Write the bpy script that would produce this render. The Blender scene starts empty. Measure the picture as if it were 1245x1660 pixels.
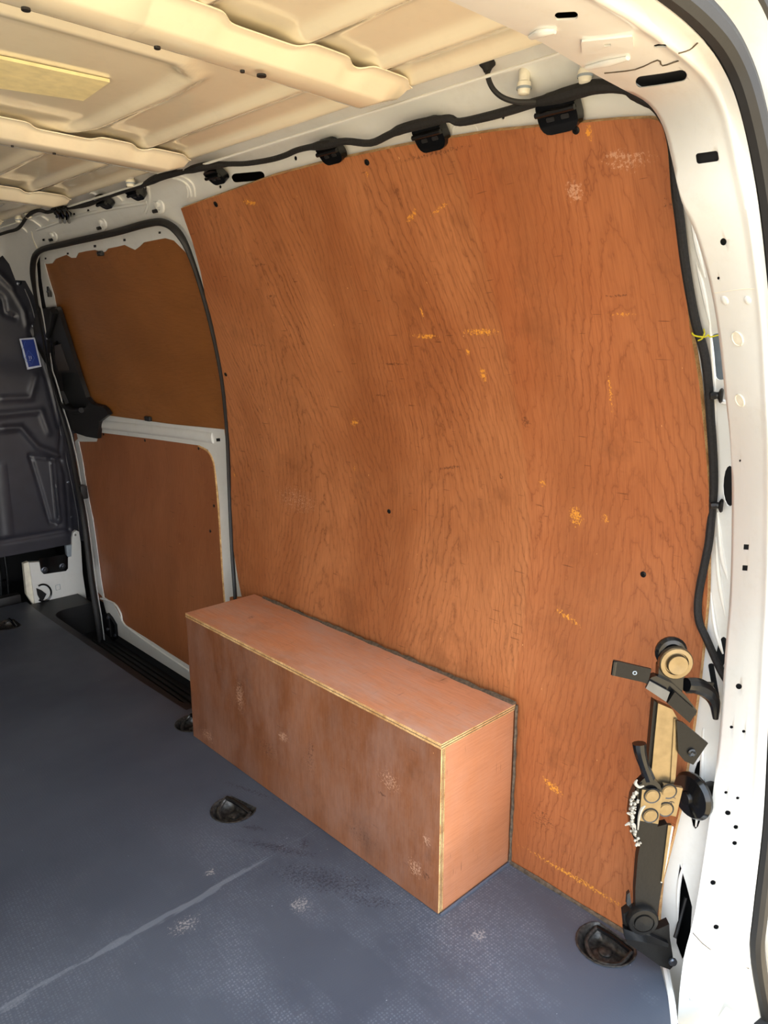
import bpy, bmesh, math, random
import numpy as np
from mathutils import Vector, Matrix
from mathutils.geometry import tessellate_polygon
random.seed(7)
SC = bpy.context.scene
COL = SC.collection
# ---------------------------------------------------------------- camera
CAM = np.array([-1.025129, -0.738561, 0.964648])
RM = np.array([[0.7251334812553841, -0.688607834941316, -0.0008270549442278008],
               [-0.15585935087588898, -0.16295643755156464, -0.9742448676821702],
               [0.6707378751099373, 0.7065864767443093, -0.22549113901674644]])
FPX = 1224.855
cd = bpy.data.cameras.new('camera'); cam = bpy.data.objects.new('camera', cd); COL.objects.link(cam)
M3 = Matrix((RM[0], -RM[1], -RM[2])).transposed()
cam.matrix_world = Matrix.Translation(Vector(CAM)) @ M3.to_4x4()
cd.sensor_fit = 'HORIZONTAL'; cd.sensor_width = 36; cd.lens = FPX / 1245 * 36; cd.clip_start = 0.02
SC.camera = cam
# ---------------------------------------------------------------- light
W = bpy.data.worlds.new('world'); SC.world = W; W.use_nodes = True
nt = W.node_tree; nt.nodes.clear()
wo = nt.nodes.new('ShaderNodeOutputWorld'); bg = nt.nodes.new('ShaderNodeBackground')
tc = nt.nodes.new('ShaderNodeTexCoord'); sx = nt.nodes.new('ShaderNodeSeparateXYZ'); cr = nt.nodes.new('ShaderNodeValToRGB')
nt.links.new(tc.outputs['Generated'], sx.inputs[0]); nt.links.new(sx.outputs[2], cr.inputs[0])
nt.links.new(cr.outputs[0], bg.inputs[0]); nt.links.new(bg.outputs[0], wo.inputs[0])
cr.color_ramp.elements[0].position = 0.0; cr.color_ramp.elements[0].color = (1.0, 1.0, 1.0, 1)
cr.color_ramp.elements[1].position = 0.6; cr.color_ramp.elements[1].color = (0.72, 0.85, 1.0, 1)
bg.inputs[1].default_value = 3.15
sl = bpy.data.lights.new('sun', 'SUN'); sl.energy = 3.8; sl.angle = 0.01; sl.color = (1.0, 0.95, 0.88)
so = bpy.data.objects.new('sun', sl); COL.objects.link(so)
so.rotation_euler = Vector((-0.55, -0.30, -0.78)).to_track_quat('-Z', 'Y').to_euler()
so.location = (3, 2, 5)
SC.view_settings.view_transform = 'Standard'; SC.view_settings.look = 'None'
SC.view_settings.gamma = 1; SC.view_settings.use_curve_mapping = False
SC.view_settings.exposure = 0.86
# ---------------------------------------------------------------- materials
def lin(c):
    return tuple((v/255/12.92 if v/255 <= .04045 else ((v/255+.055)/1.055)**2.4) for v in c) + (1,)
class NT:
    def __init__(s, name):
        s.m = bpy.data.materials.new(name); s.m.use_nodes = True; s.t = s.m.node_tree; s.t.nodes.clear()
        s.out = s.n('ShaderNodeOutputMaterial'); s.b = s.n('ShaderNodeBsdfPrincipled')
        s.l(s.b.outputs[0], s.out.inputs[0])
    def n(s, k, **kw):
        nd = s.t.nodes.new(k)
        for a, b in kw.items(): setattr(nd, a, b)
        return nd
    def l(s, a, b): s.t.links.new(a, b)
    def set(s, i, v):
        if hasattr(v, 'is_linked') or hasattr(v, 'links'): s.l(v, i)
        else: i.default_value = v
    def math(s, op, a, b=0.0, c=None):
        nd = s.n('ShaderNodeMath', operation=op); s.set(nd.inputs[0], a); s.set(nd.inputs[1], b)
        if c is not None: s.set(nd.inputs[2], c)
        return nd.outputs[0]
    def mix(s, f, a, b, blend='MIX'):
        nd = s.n('ShaderNodeMix', data_type='RGBA', blend_type=blend)
        s.set(nd.inputs[0], f); s.set(nd.inputs[6], a); s.set(nd.inputs[7], b); return nd.outputs[2]
    def mapping(s, vec, loc=(0,0,0), rot=(0,0,0), sc=(1,1,1), kind='POINT'):
        nd = s.n('ShaderNodeMapping', vector_type=kind); s.l(vec, nd.inputs[0])
        nd.inputs[1].default_value = loc; nd.inputs[2].default_value = rot; nd.inputs[3].default_value = sc
        return nd.outputs[0]
    def noise(s, vec, scale, detail=2, rough=.5, dist=0.0):
        nd = s.n('ShaderNodeTexNoise'); s.l(vec, nd.inputs['Vector']); nd.inputs['Scale'].default_value = scale
        nd.inputs['Detail'].default_value = detail; nd.inputs['Roughness'].default_value = rough
        nd.inputs['Distortion'].default_value = dist; return nd.outputs[0]
    def ramp(s, f, *st):
        nd = s.n('ShaderNodeValToRGB'); s.l(f, nd.inputs[0]); e = nd.color_ramp.elements
        while len(e) < len(st): e.new(0.5)
        for i, (p, c) in enumerate(st):
            e[i].position = p; e[i].color = c if isinstance(c, tuple) else (c, c, c, 1)
        return nd.outputs[0]
    def uv(s): return s.n('ShaderNodeUVMap', uv_map='UVMap').outputs[0]
    def obj(s): return s.n('ShaderNodeTexCoord').outputs['Object']
    def bump(s, h, st=.2, d=.001):
        nd = s.n('ShaderNodeBump'); s.l(h, nd.inputs['Height']); nd.inputs['Strength'].default_value = st
        nd.inputs['Distance'].default_value = d; s.l(nd.outputs[0], s.b.inputs['Normal'])
    def P(s, **kw):
        for k, v in kw.items():
            s.set(s.b.inputs[k.replace('_', ' ')], v)
        return s.m
def simple(name, rgb, rough=.5, metal=0.0, bump=0, coat=0, scale=60, var=.06, spec=.5):
    t = NT(name); c = lin(rgb); o = t.obj()
    n = t.noise(o, scale, 3)
    lo = tuple(max(0, v*(1-var*2)) for v in c[:3]) + (1,); hi = tuple(min(1, v*(1+var)) for v in c[:3]) + (1,)
    t.P(Base_Color=t.ramp(n, (.3, lo), (.7, hi)), Roughness=rough, Metallic=metal, Coat_Weight=coat)
    t.b.inputs['Coat Roughness'].default_value = .08; t.b.inputs['Specular IOR Level'].default_value = spec
    if bump: t.bump(n, bump, .0015)
    return t.m
def spots(t, uv, lst, nz):
    """union of noisy elliptical marks, scuffs and painted sheen: (u, v, ru, rv, angle, threshold)"""
    acc = None
    for (u, v, ru, rv, a, th) in lst:
        mp = t.mapping(uv, (u, v, 0), (0, 0, a), (ru, rv, 1), 'TEXTURE')
        ln = t.n('ShaderNodeVectorMath', operation='LENGTH'); t.l(mp, ln.inputs[0])
        s = t.math('SUBTRACT', nz, t.math('MULTIPLY_ADD', t.math('POWER', ln.outputs['Value'], 2.0), .11, .44 + (th-.4)*.22))
        acc = s if acc is None else t.math('MAXIMUM', acc, s)
    r = t.n('ShaderNodeMapRange'); t.l(acc, r.inputs[0]); r.inputs[1].default_value = 0.0; r.inputs[2].default_value = 0.05
    return r.outputs[0]
def wood(name, base, dark, light, seed=0.0, rings=1.0, vertical=True, u0=0.0, joint=None, scuffs=(), dusty=0.0, rough=.42, blot=.5, fine=1.0, pale=(), dkm=()):
    t = NT(name); uv0 = t.uv()
    uv = uv0 if vertical else t.mapping(uv0, rot=(0, 0, math.pi/2))
    p = t.mapping(uv, loc=(seed, seed*1.7, seed*.3), sc=(1, .16, 1))
    big = t.noise(p, 2.6, 2.0, .45, .25)
    wob = t.noise(t.mapping(uv, loc=(seed, 3, 0), sc=(1, .22, 1)), 26, 3, .6)
    sp = t.n('ShaderNodeSeparateXYZ'); t.l(uv, sp.inputs[0])
    jag = t.noise(t.mapping(uv, loc=(seed+2, 5, 0), sc=(1, .5, 1)), 42, 3, .65)
    slow = t.noise(t.mapping(uv, loc=(seed+6, 2, 0), sc=(.6, .5, 1)), 2.2, 1)
    uu = t.math('ADD', t.math('ADD', sp.outputs[0], -u0-.07), t.math('MULTIPLY', slow, .14))
    pk = t.math('PINGPONG', uu, .19)
    hyp = t.math('SQRT', t.math('ADD', t.math('POWER', t.math('MULTIPLY', pk, 72.0), 2.0), 3.0))
    ph = t.math('ADD', hyp, t.math('MULTIPLY', sp.outputs[1], 13.0))
    ph = t.math('ADD', ph, t.math('MULTIPLY', big, 11.0))
    ph = t.math('ADD', ph, t.math('ADD', t.math('MULTIPLY', wob, 1.2), t.math('MULTIPLY', jag, 2.0)))
    fr = t.math('FRACT', ph)
    line = t.ramp(fr, (0.0, .0), (.07, .65), (.3, 1.0), (.82, .92), (.95, .6), (1.0, .0))
    fib = t.noise(t.mapping(uv, sc=(1, .035, 1)), 420, 2, .7)
    blo = t.noise(t.mapping(uv, loc=(seed*2, 0, 0), sc=(1, .55, 1)), 3.2, 4, .6)
    col = t.mix(t.ramp(blo, (.38, 0.0), (.60, 1.0)), lin(base), lin(light))
    dk = t.math('SUBTRACT', 1.0, line)
    dk = t.math('MULTIPLY', dk, t.ramp(t.noise(t.mapping(uv, sc=(1,.3,1)), 9, 2), (.3, .35), (.65, 1.0)))
    col = t.mix(t.math('MULTIPLY', dk, .68*rings if rings < 1 else .68), col, lin(dark))
    col = t.mix(t.math('MULTIPLY', t.ramp(fib, (.42, 0.0), (.75, 1.0)), .42*fine), col, lin(dark))
    if joint is not None:      # neighbouring veneer leaf, a shade redder
        jm = t.n('ShaderNodeMapRange'); t.l(sp.outputs[0], jm.inputs[0]); jm.inputs[1].default_value = joint+.004; jm.inputs[2].default_value = joint-.004
        col = t.mix(t.math('MULTIPLY', jm.outputs[0], .5), col, lin((150, 78, 42)), 'MULTIPLY') if False else t.mix(t.math('MULTIPLY', jm.outputs[0], .28), col, lin((150, 76, 40)))
    band = t.ramp(t.noise(t.mapping(uv, loc=(seed, 8, 0), sc=(1, .05, 1)), 11, 2), (.35, 0.0), (.7, 1.0))
    col = t.mix(t.math('MULTIPLY', band, .28), col, lin(tuple(int(v*.8) for v in base)))
    # grubby blotches, short dark strokes across the grain
    b2 = t.ramp(t.noise(t.mapping(uv, loc=(7+seed, 1, 0)), 7, 5, .7), (.56, 0.0), (.72, 1.0))
    col = t.mix(t.math('MULTIPLY', b2, blot), col, lin(tuple(int(v*.72) for v in base)))
    st = t.ramp(t.noise(t.mapping(uv, loc=(seed, 0, 0), sc=(.09, 1, 1)), 240, 1), (.71, 0.0), (.75, 1.0))
    msk = t.ramp(t.noise(t.mapping(uv, loc=(seed+4, 0, 0)), 14, 1), (.5, 0.0), (.56, 1.0))
    col = t.mix(t.math('MULTIPLY', t.math('MULTIPLY', st, msk), .55), col, lin((70, 38, 20)))
    fleck = t.ramp(t.noise(t.mapping(uv, loc=(seed+9, 0, 0), sc=(1, .45, 1)), 210, 1), (.79, 0.0), (.82, 1.0))
    fm = t.ramp(t.noise(t.mapping(uv, loc=(seed+5, 0, 0)), 9, 1), (.48, 0.0), (.56, 1.0))
    col = t.mix(t.math('MULTIPLY', fleck, fm), col, lin((226, 172, 110)))
    nz = t.noise(t.mapping(uv0, loc=(3, 3, 0)), 230, 4, .75)
    if dusty:
        d = t.ramp(t.noise(t.mapping(uv0, loc=(2, 5, 0), sc=(1, .4, 1)), 11, 6, .75), (.4, 0.0), (.75, 1.0))
        col = t.mix(t.math('MULTIPLY', d, dusty), col, lin((186, 160, 148)))
    if pale: col = t.mix(t.math('MULTIPLY', spots(t, uv0, pale, nz), .5), col, lin((214, 170, 140)))
    if dkm: col = t.mix(t.math('MULTIPLY', spots(t, uv0, dkm, nz), .55), col, lin((60, 34, 22)))
    if scuffs: col = t.mix(t.math('MULTIPLY', spots(t, uv0, scuffs, nz), .85), col, lin((222, 150, 52)))
    t.bump(t.math('ADD', fib, t.math('MULTIPLY', line, .5)), .25, .0004)
    t.P(Base_Color=col, Roughness=t.math('ADD', t.math('MULTIPLY', fib, .16), rough - .06))
    t.b.inputs['Specular IOR Level'].default_value = .45
    return t.m
def ply_edge():
    t = NT('plywood_edge'); o = t.obj()
    g = t.noise(t.mapping(o, sc=(1, 1, 1)), 55, 3); g2 = t.noise(o, 380, 2)
    c = t.ramp(g, (.3, lin((176, 128, 76))), (.7, lin((226, 186, 128))))
    c = t.mix(t.math('MULTIPLY', t.ramp(g2, (.5, 0.0), (.65, 1.0)), .5), c, lin((136, 92, 52)))
    return t.P(Base_Color=c, Roughness=.75)
def paint(name, rgb, rough=.28, coat=.5, dirt=.15):
    t = NT(name); o = t.obj(); n = t.noise(o, 4, 5, .7); d = t.ramp(t.noise(o, 22, 6, .75), (.52, 0.0), (.75, 1.0))
    c = t.ramp(n, (.3, lin(tuple(int(v*.97) for v in rgb))), (.7, lin(rgb)))
    c = t.mix(t.math('MULTIPLY', d, dirt), c, lin((170, 158, 138)))
    t.P(Base_Color=c, Roughness=rough, Coat_Weight=coat); t.b.inputs['Coat Roughness'].default_value = .06
    return t.m
def vinyl():
    t = NT('floor_vinyl'); uv = t.uv()
    r = t.mapping(uv, rot=(0, 0, math.radians(4)))
    sp = t.n('ShaderNodeSeparateXYZ'); t.l(r, sp.inputs[0])
    def grid(ax, pitch):
        f = t.math('PINGPONG', t.math('MULTIPLY', sp.outputs[ax], 1/pitch), .5)
        return t.ramp(f, (.12, 0.0), (.3, 1.0))
    gx, gy = grid(0, .0052), grid(1, .0052)
    cell = t.math('MULTIPLY', gx, gy)
    br = t.ramp(t.noise(r, 150, 1), (.42, 0.0), (.56, 1.0))
    wear = t.ramp(t.noise(t.mapping(r, loc=(4, 1, 0), sc=(1, .5, 1)), 5.5, 5, .65), (.44, 0.0), (.7, 1.0))
    base = t.ramp(t.noise(t.mapping(uv, sc=(.6, 1, 1)), 2.5, 4), (.3, lin((60, 66, 78))), (.7, lin((80, 86, 97))))
    # weave wear, strongest near the sill; sheen there is put into the paler tone
    su = t.n('ShaderNodeSeparateXYZ'); t.l(uv, su.inputs[0])
    near = t.n('ShaderNodeMapRange'); t.l(su.outputs[1], near.inputs[0])
    near.inputs[1].default_value = .75; near.inputs[2].default_value = 0.0
    wf = t.math('MULTIPLY', wear, near.outputs[0])
    dash = t.math('MULTIPLY', t.math('MULTIPLY', t.math('MULTIPLY', cell, br), wf), .5)
    col = t.mix(dash, base, lin((172, 176, 184)))
    col = t.mix(t.math('MULTIPLY', wf, .28), col, lin((112, 117, 132)))
    nz = t.noise(t.mapping(uv, loc=(3, 3, 0)), 210, 4, .75)
    smear = t.noise(t.mapping(uv, rot=(0, 0, -.7), sc=(.12, 1, 1)), 60, 3, .6)
    def W_(px, py): d = ray(px, py); s = -CAM[2]/d[2]; q = CAM + s*d; return q[0], q[1]
    def sp_(px, py, ru, rv, a, th): x, y = W_(px, py); return (x, y, ru, rv, a, th)
    # long pale rub line across the floor
    a = W_(0, 1636); b = W_(395, 1414)
    line = [((a[0]+b[0])/2, (a[1]+b[1])/2, math.hypot(a[0]-b[0], a[1]-b[1])/2*1.7, .010, math.atan2(b[1]-a[1], b[0]-a[0]), .42)]
    col = t.mix(t.math('MULTIPLY', spots(t, uv, line, smear), .32), col, lin((140, 146, 154)))
    dark = [sp_(450, 1375, .10, .012, -1.05, .52), sp_(520, 1425, .10, .035, -1.05, .56), sp_(575, 1435, .05, .03, -1.0, .6),
            sp_(493, 1368, .017, .010, .8, .45), sp_(410, 1342, .025, .008, -1, .4), sp_(600, 1460, .07, .02, -1.05, .62), sp_(400, 1280, .10, .008, -1.25, .6)]
    dm = t.math('MULTIPLY', spots(t, uv, dark, nz), .62)
    col = t.mix(dm, col, lin((34, 32, 42)))
    pale = [sp_(487, 1467, .020, .020, 0, .5), sp_(776, 1516, .016, .014, 0, .5), sp_(340, 1414, .012, .01, 0, .5), sp_(300, 1500, .03, .02, 0, .62)]
    col = t.mix(t.math('MULTIPLY', spots(t, uv, pale, nz), .55), col, lin((178, 172, 168)))
    fl = t.ramp(t.noise(uv, 170, 1), (.80, 0.0), (.83, 1.0))
    col = t.mix(t.math('MULTIPLY', fl, .8), col, lin((190, 194, 200)))
    t.bump(t.math('ADD', cell, t.math('MULTIPLY', t.noise(uv, 500, 1), .4)), .16, .0005)
    t.P(Base_Color=col, Roughness=t.ramp(t.noise(uv, 7, 4), (.3, .36), (.7, .52)))
    return t.m
def ray(px, py):
    return RM.T @ np.array([(px-622.5)/FPX, (py-830)/FPX, 1.0])
def onZ(px, py, Z): d = ray(px, py); return CAM + d*(Z-CAM[2])/d[2]
def onY(px, py, Y): d = ray(px, py); return CAM + d*(Y-CAM[1])/d[1]
def onX(px, py, X): d = ray(px, py); return CAM + d*(X-CAM[0])/d[0]
def project(P):
    q = RM @ (np.asarray(P, float) - CAM); return np.array([622.5+FPX*q[0]/q[2], 830+FPX*q[1]/q[2]])
M = {}
M['white'] = paint('white_body_paint', (230, 230, 226))
M['roof'] = paint('brightened_body_paint', (252, 241, 214), .18, 1.0, .1)  # same body paint lifted brighter, bounced light put into the colour
M['edge'] = ply_edge()
M['black'] = simple('black_plastic', (22, 22, 23), .42, bump=.1)
M['rubber'] = simple('black_rubber', (26, 25, 25), .6, bump=.2)
M['tape'] = simple('black_fabric_tape', (24, 22, 23), .75, bump=.6, scale=300, var=.25)
M['dark'] = simple('dark_shade_fill', (20, 20, 22), .8)  # near-black that paints the shade of hollows, holes and closed-off spaces
M['step'] = simple('step_plastic', (24, 24, 26), .5, bump=.2, scale=400)
M['bulk'] = simple('charcoal_panel', (52, 52, 60), .38, bump=.05, var=.08, scale=20)
M['glossblack'] = simple('gloss_black_metal', (14, 14, 15), .16, spec=.42)
M['satinblack'] = simple('satin_black_metal', (22, 21, 20), .34, spec=.2, bump=.2, scale=200)
M['warm_reflect'] = simple('dark_metal_gold_reflection', (132, 118, 94), .32, metal=.9, bump=.1, scale=70, var=.08)  # dark metal plates; warm ground reflection put into their colour
M['steel'] = simple('bright_screw', (98, 102, 110), .3, metal=.9)
M['plug'] = simple('white_plastic', (232, 226, 208), .4)
M['grease'] = simple('dried_white_sealant', (158, 152, 140), .7, bump=.5, scale=300)
M['grime'] = simple('grimy_sealant', (92, 78, 62), .8, bump=.5, scale=150, var=.3)
M['yellow'] = simple('yellow_wire', (214, 206, 40), .5)
M['pad'] = simple('cream_foam_pad', (238, 224, 172), .7)
M['cup'] = simple('cup_metal', (66, 63, 60), .36, metal=.4, bump=.4, scale=160, var=.4)
M['blue'] = simple('blue_sticker', (14, 44, 128), .4)
M['bluewhite'] = simple('sticker_border', (190, 196, 214), .5)
M['sky_line'] = simple('sticker_line', (64, 100, 186), .5)
M['greysteel'] = simple('grey_inner_steel', (150, 160, 168), .5)
M['ground'] = simple('sunlit_paving', (212, 184, 140), .8, bump=.3, scale=3, var=.1)
M['lever'] = simple('brown_grey_plastic', (64, 55, 50), .4)
M['graydark'] = simple('dark_grey_plastic', (30, 28, 28), .45, bump=.1)

# ---------------------------------------------------------------- mesh helpers
def link_mesh(name, verts, faces, mat, parent=None, origin=None, sharp=.6, fmat=None, uvs=None, smooth=True):
    me = bpy.data.meshes.new(name)
    o = np.array(origin if origin is not None else (0, 0, 0), float)
    if parent is not None and origin is None: o = PO.get(parent.name, np.zeros(3))
    V = np.asarray(verts, float) - o
    me.from_pydata([tuple(v) for v in V], [], [tuple(int(i) for i in f) for f in faces])
    mats = mat if isinstance(mat, (list, tuple)) else [mat]
    for m in mats: me.materials.append(m)
    if fmat is not None: me.polygons.foreach_set('material_index', fmat)
    if uvs is not None:
        l = me.uv_layers.new(name='UVMap'); d = []
        for p in me.polygons:
            for vi in p.vertices: d += [uvs[vi][0], uvs[vi][1]]
        l.data.foreach_set('uv', d)
    if smooth:
        me.polygons.foreach_set('use_smooth', [True]*len(me.polygons)); me.update()
        me.set_sharp_from_angle(angle=sharp)
    me.update()
    ob = bpy.data.objects.new(name, me); COL.objects.link(ob)
    if parent is not None:
        ob.parent = parent
        if origin is not None: ob.location = o - PO.get(parent.name, np.zeros(3))
        else: ob.location = (0, 0, 0)
    else: ob.location = o
    PO[ob.name] = o
    return ob
PO = {}
def tag(o, label=None, cat=None, group=None, kind=None):
    for k, v in (('label', label), ('category', cat), ('group', group), ('kind', kind)):
        if v: o[k] = v
    return o
def empty(name, loc, **kw):
    e = bpy.data.objects.new(name, None); COL.objects.link(e); e.location = loc; e.empty_display_size = .02
    PO[e.name] = np.array(loc, float); tag(e, **kw); return e
class MB:
    def __init__(s): s.v = []; s.f = []
    def add(s, v, f):
        b = len(s.v); s.v += [tuple(x) for x in v]; s.f += [tuple(i+b for i in q) for q in f]; return s
    def tube(s, pts, r, n=10, cap=True, flat=1.0, sub=1, up=None):
        P = smooth_path(pts, sub); rr = np.interp(np.linspace(0, 1, len(P)), np.linspace(0, 1, len(np.atleast_1d(r))), np.atleast_1d(r))
        T = np.gradient(P, axis=0); T /= np.linalg.norm(T, axis=1)[:, None]+1e-12
        a = np.array(up if up is not None else (0, 0, 1.0)); 
        if abs(T[0] @ a) > .95 and up is None: a = np.array((1.0, 0, 0))
        V = []; nrm = a - T[0]*(a@T[0]); nrm /= np.linalg.norm(nrm)
        for i in range(len(P)):
            nrm = nrm - T[i]*(nrm@T[i]); nrm /= np.linalg.norm(nrm); b = np.cross(T[i], nrm)
            for k in range(n):
                t = 2*math.pi*k/n; V.append(P[i] + rr[i]*(math.cos(t)*nrm*flat + math.sin(t)*b))
        F = []
        for i in range(len(P)-1):
            for k in range(n):
                k2 = (k+1) % n; F.append((i*n+k, i*n+k2, (i+1)*n+k2, (i+1)*n+k))
        if cap: F.append(tuple(range(n-1, -1, -1))); F.append(tuple((len(P)-1)*n+k for k in range(n)))
        return s.add(V, F)
    def lathe(s, c, axis, prof, n=24, up=None):
        """prof: (radius, height along axis)"""
        ax = np.array(axis, float); ax /= np.linalg.norm(ax); a = np.array((0, 0, 1.0)) if abs(ax[2]) < .9 else np.array((1.0, 0, 0))
        e1 = np.cross(ax, a); e1 /= np.linalg.norm(e1); e2 = np.cross(ax, e1); c = np.array(c, float); V = []; F = []
        for (r, h) in prof:
            for k in range(n):
                t = 2*math.pi*k/n; V.append(c + ax*h + max(r, 1e-5)*(math.cos(t)*e1+math.sin(t)*e2))
        for i in range(len(prof)-1):
            for k in range(n):
                k2 = (k+1) % n; F.append((i*n+k, i*n+k2, (i+1)*n+k2, (i+1)*n+k))
        return s.add(V, F)
    def box(s, c, ex, ey, ez, bev=.0):
        """c centre; ex, ey, ez half-extent vectors"""
        bm = bmesh.new(); bmesh.ops.create_cube(bm, size=2)
        ex, ey, ez = (np.array(e, float) for e in (ex, ey, ez)); L = [np.linalg.norm(e) for e in (ex, ey, ez)]
        for v in bm.verts: v.co = Vector((v.co.x*L[0], v.co.y*L[1], v.co.z*L[2]))
        if bev: bmesh.ops.bevel(bm, geom=bm.edges[:], offset=min(bev, min(L)*.9), segments=2, profile=.7, affect='EDGES')
        u = [e/l for e, l in zip((ex, ey, ez), L)]; c = np.array(c, float)
        bm.verts.index_update(); V = [c + v.co.x*u[0] + v.co.y*u[1] + v.co.z*u[2] for v in bm.verts]
        F = [[v.index for v in f.verts] for f in bm.faces]; bm.free(); return s.add(V, F)
    def build(s, name, mat, parent=None, origin=None, **kw):
        return link_mesh(name, s.v, s.f, mat, parent, origin, **kw)
def ab(x0, x1, y0, y1, z0, z1, bev=.001, mb=None):
    return (mb or MB()).box(((x0+x1)/2, (y0+y1)/2, (z0+z1)/2), ((x1-x0)/2, 0, 0), (0, (y1-y0)/2, 0), (0, 0, (z1-z0)/2), bev)
def smooth_path(pts, sub=1):
    P = np.array(pts, float)
    if sub <= 1 or len(P) < 3: return P
    Q = np.vstack([2*P[0]-P[1], P, 2*P[-1]-P[-2]]); out = []
    for i in range(1, len(Q)-2):
        for k in range(sub):
            t = k/sub; a, b, c, d = Q[i-1:i+3]
            out.append(.5*(2*b + (c-a)*t + (2*a-5*b+4*c-d)*t*t + (3*b-a-3*c+d)*t**3))
    out.append(P[-1]); return np.array(out)
def heightgrid(us, vs, fn):
    V = [fn(u, v) for v in vs for u in us]; n = len(us)
    F = [(j*n+i, j*n+i+1, (j+1)*n+i+1, (j+1)*n+i) for j in range(len(vs)-1) for i in range(n-1)]
    return V, F
def sheet(name, outline, fn, mat, thick=.001, holes=(), cu=(), cv=(), d0=0.0, parent=None, origin=None, edge=None, uvoff=(0, 0), sharp=.7):
    """flat outline (u, v) with holes, cut along lines, mapped by fn(u, v, d); d0 front face, d0-thick back face"""
    loops = [[Vector((u, v, 0)) for u, v in L] for L in [outline] + list(holes)]
    flat = [v for L in loops for v in L]
    tris = tessellate_polygon(loops)
    bm = bmesh.new(); bv = [bm.verts.new(v) for v in flat]
    for t in tris:
        try: bm.faces.new([bv[i] for i in t])
        except ValueError: pass
    for ax, cuts in ((0, cu), (1, cv)):
        for c in cuts:
            no = Vector((1, 0, 0)) if ax == 0 else Vector((0, 1, 0)); co = no*c
            bmesh.ops.bisect_plane(bm, geom=bm.verts[:]+bm.edges[:]+bm.faces[:], dist=1e-6, plane_co=co, plane_no=no)
    bmesh.ops.remove_doubles(bm, verts=bm.verts[:], dist=1e-6)
    for f in bm.faces:
        f.normal_update()
        if f.normal.z < 0: f.normal_flip()
    bm.verts.index_update(); n = len(bm.verts)
    uv = [(v.co.x+uvoff[0], v.co.y+uvoff[1]) for v in bm.verts]
    V = [fn(v.co.x, v.co.y, d0) for v in bm.verts] + [fn(v.co.x, v.co.y, d0-thick) for v in bm.verts]
    F = []; fm = []
    for f in bm.faces:
        ix = [v.index for v in f.verts]; F.append(ix); fm.append(0); F.append([i+n for i in reversed(ix)]); fm.append(0)
    for e in bm.edges:
        if len(e.link_faces) == 1:
            a, b = e.verts[0].index, e.verts[1].index
            l = e.link_loops[0]
            if l.vert.index != a: a, b = b, a
            F.append((b, a, a+n, b+n)); fm.append(1 if edge else 0)
    bm.free()
    return link_mesh(name, V, F, [mat, edge] if edge else mat, parent, origin, sharp=sharp, fmat=fm, uvs=uv+uv)
# inverse of a surface function: pixel -> (u, v)
def make_inv(fn, us, vs):
    G = [(u, v) for u in us for v in vs]; PP = np.array([project(fn(u, v, 0)) for u, v in G])
    def inv(px, py, d=0.0):
        t = np.array((px, py), float); k = int(np.argmin(((PP-t)**2).sum(1))); x = np.array(G[k], float)
        for _ in range(14):
            r = project(fn(x[0], x[1], d)) - t; h = 1e-4
            J = np.stack([(project(fn(x[0]+h, x[1], d))-t-r)/h, (project(fn(x[0], x[1]+h, d))-t-r)/h], 1)
            try: st = np.linalg.solve(J, -r)
            except Exception: break
            m = np.abs(st).max()
            if m > .3*max(1, (us[-1]-us[0])/4): st *= .3*max(1, (us[-1]-us[0])/4)/m
            x = x + st
        return (x[0], x[1])
    return inv
def ell(cx, cy, rx, ry, a=0, n=16):
    a = math.radians(a)
    return [(cx+rx*math.cos(t)*math.cos(a)-ry*math.sin(t)*math.sin(a), cy+rx*math.cos(t)*math.sin(a)+ry*math.sin(t)*math.cos(a)) for t in [2*math.pi*k/n for k in range(n)]]
def rrect(cx, cy, w, h, a=0, r=.3, n=4):
    pts = []; r = min(w, h)*r; aa = math.radians(a)
    for (sx, sy, t0) in ((1, 1, 0), (-1, 1, 90), (-1, -1, 180), (1, -1, 270)):
        for k in range(n+1):
            t = math.radians(t0+90*k/n); x = sx*(w/2-r)+r*math.cos(t); y = sy*(h/2-r)+r*math.sin(t)
            pts.append((cx+x*math.cos(aa)-y*math.sin(aa), cy+x*math.sin(aa)+y*math.cos(aa)))
    return pts
# ---------------------------------------------------------------- body side surface
PV = [-.2, 0, .1, .2, .324, .42, .5, .6, .7, .8, .9, 1.0, 1.1, 1.2, 1.25, 1.27, 1.30, 1.34]
PX = [0, 0, 0, .005, .008, .022, .035, .040, .030, .005, -.03, -.07, -.12, -.17, -.195, -.213, -.243, -.285]
PZ = [-.2, 0, .1, .2, .324, .42, .5, .6, .7, .8, .9, 1.0, 1.1, 1.2, 1.25, 1.264, 1.272, 1.290]
# smooth the profile
_v = np.linspace(-.2, 1.34, 155); _x = np.interp(_v, PV, PX); _z = np.interp(_v, PV, PZ)
for _ in range(10):
    _x[1:-1] = (_x[:-2]+2*_x[1:-1]+_x[2:])/4; _z[1:-1] = (_z[:-2]+2*_z[1:-1]+_z[2:])/4
def side(off=0.0):
    def fn(u, v, d=0.0):
        x = np.interp(v, _v, _x); z = np.interp(v, _v, _z); h = .01
        tx = np.interp(v+h, _v, _x)-np.interp(v-h, _v, _x); tz = np.interp(v+h, _v, _z)-np.interp(v-h, _v, _z)
        l = math.hypot(tx, tz) or 1; k = d-off
        return np.array((x - tz/l*k, u, z + tx/l*k))
    return fn
wallfn = side(0)
us_ = list(np.linspace(-.4, 2.1, 40)); vs_ = list(np.linspace(-.15, 1.33, 40))
winv = make_inv(wallfn, us_, vs_)
def WP(px, py, d=0.0):          # pixel -> 3D point on the side wall at inward offset d
    u, v = winv(px, py, d); return wallfn(u, v, d)
CV = list(np.arange(-.1, 1.26, .04)) + [1.26, 1.27, 1.28, 1.29, 1.30, 1.31, 1.32, 1.33]
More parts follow.
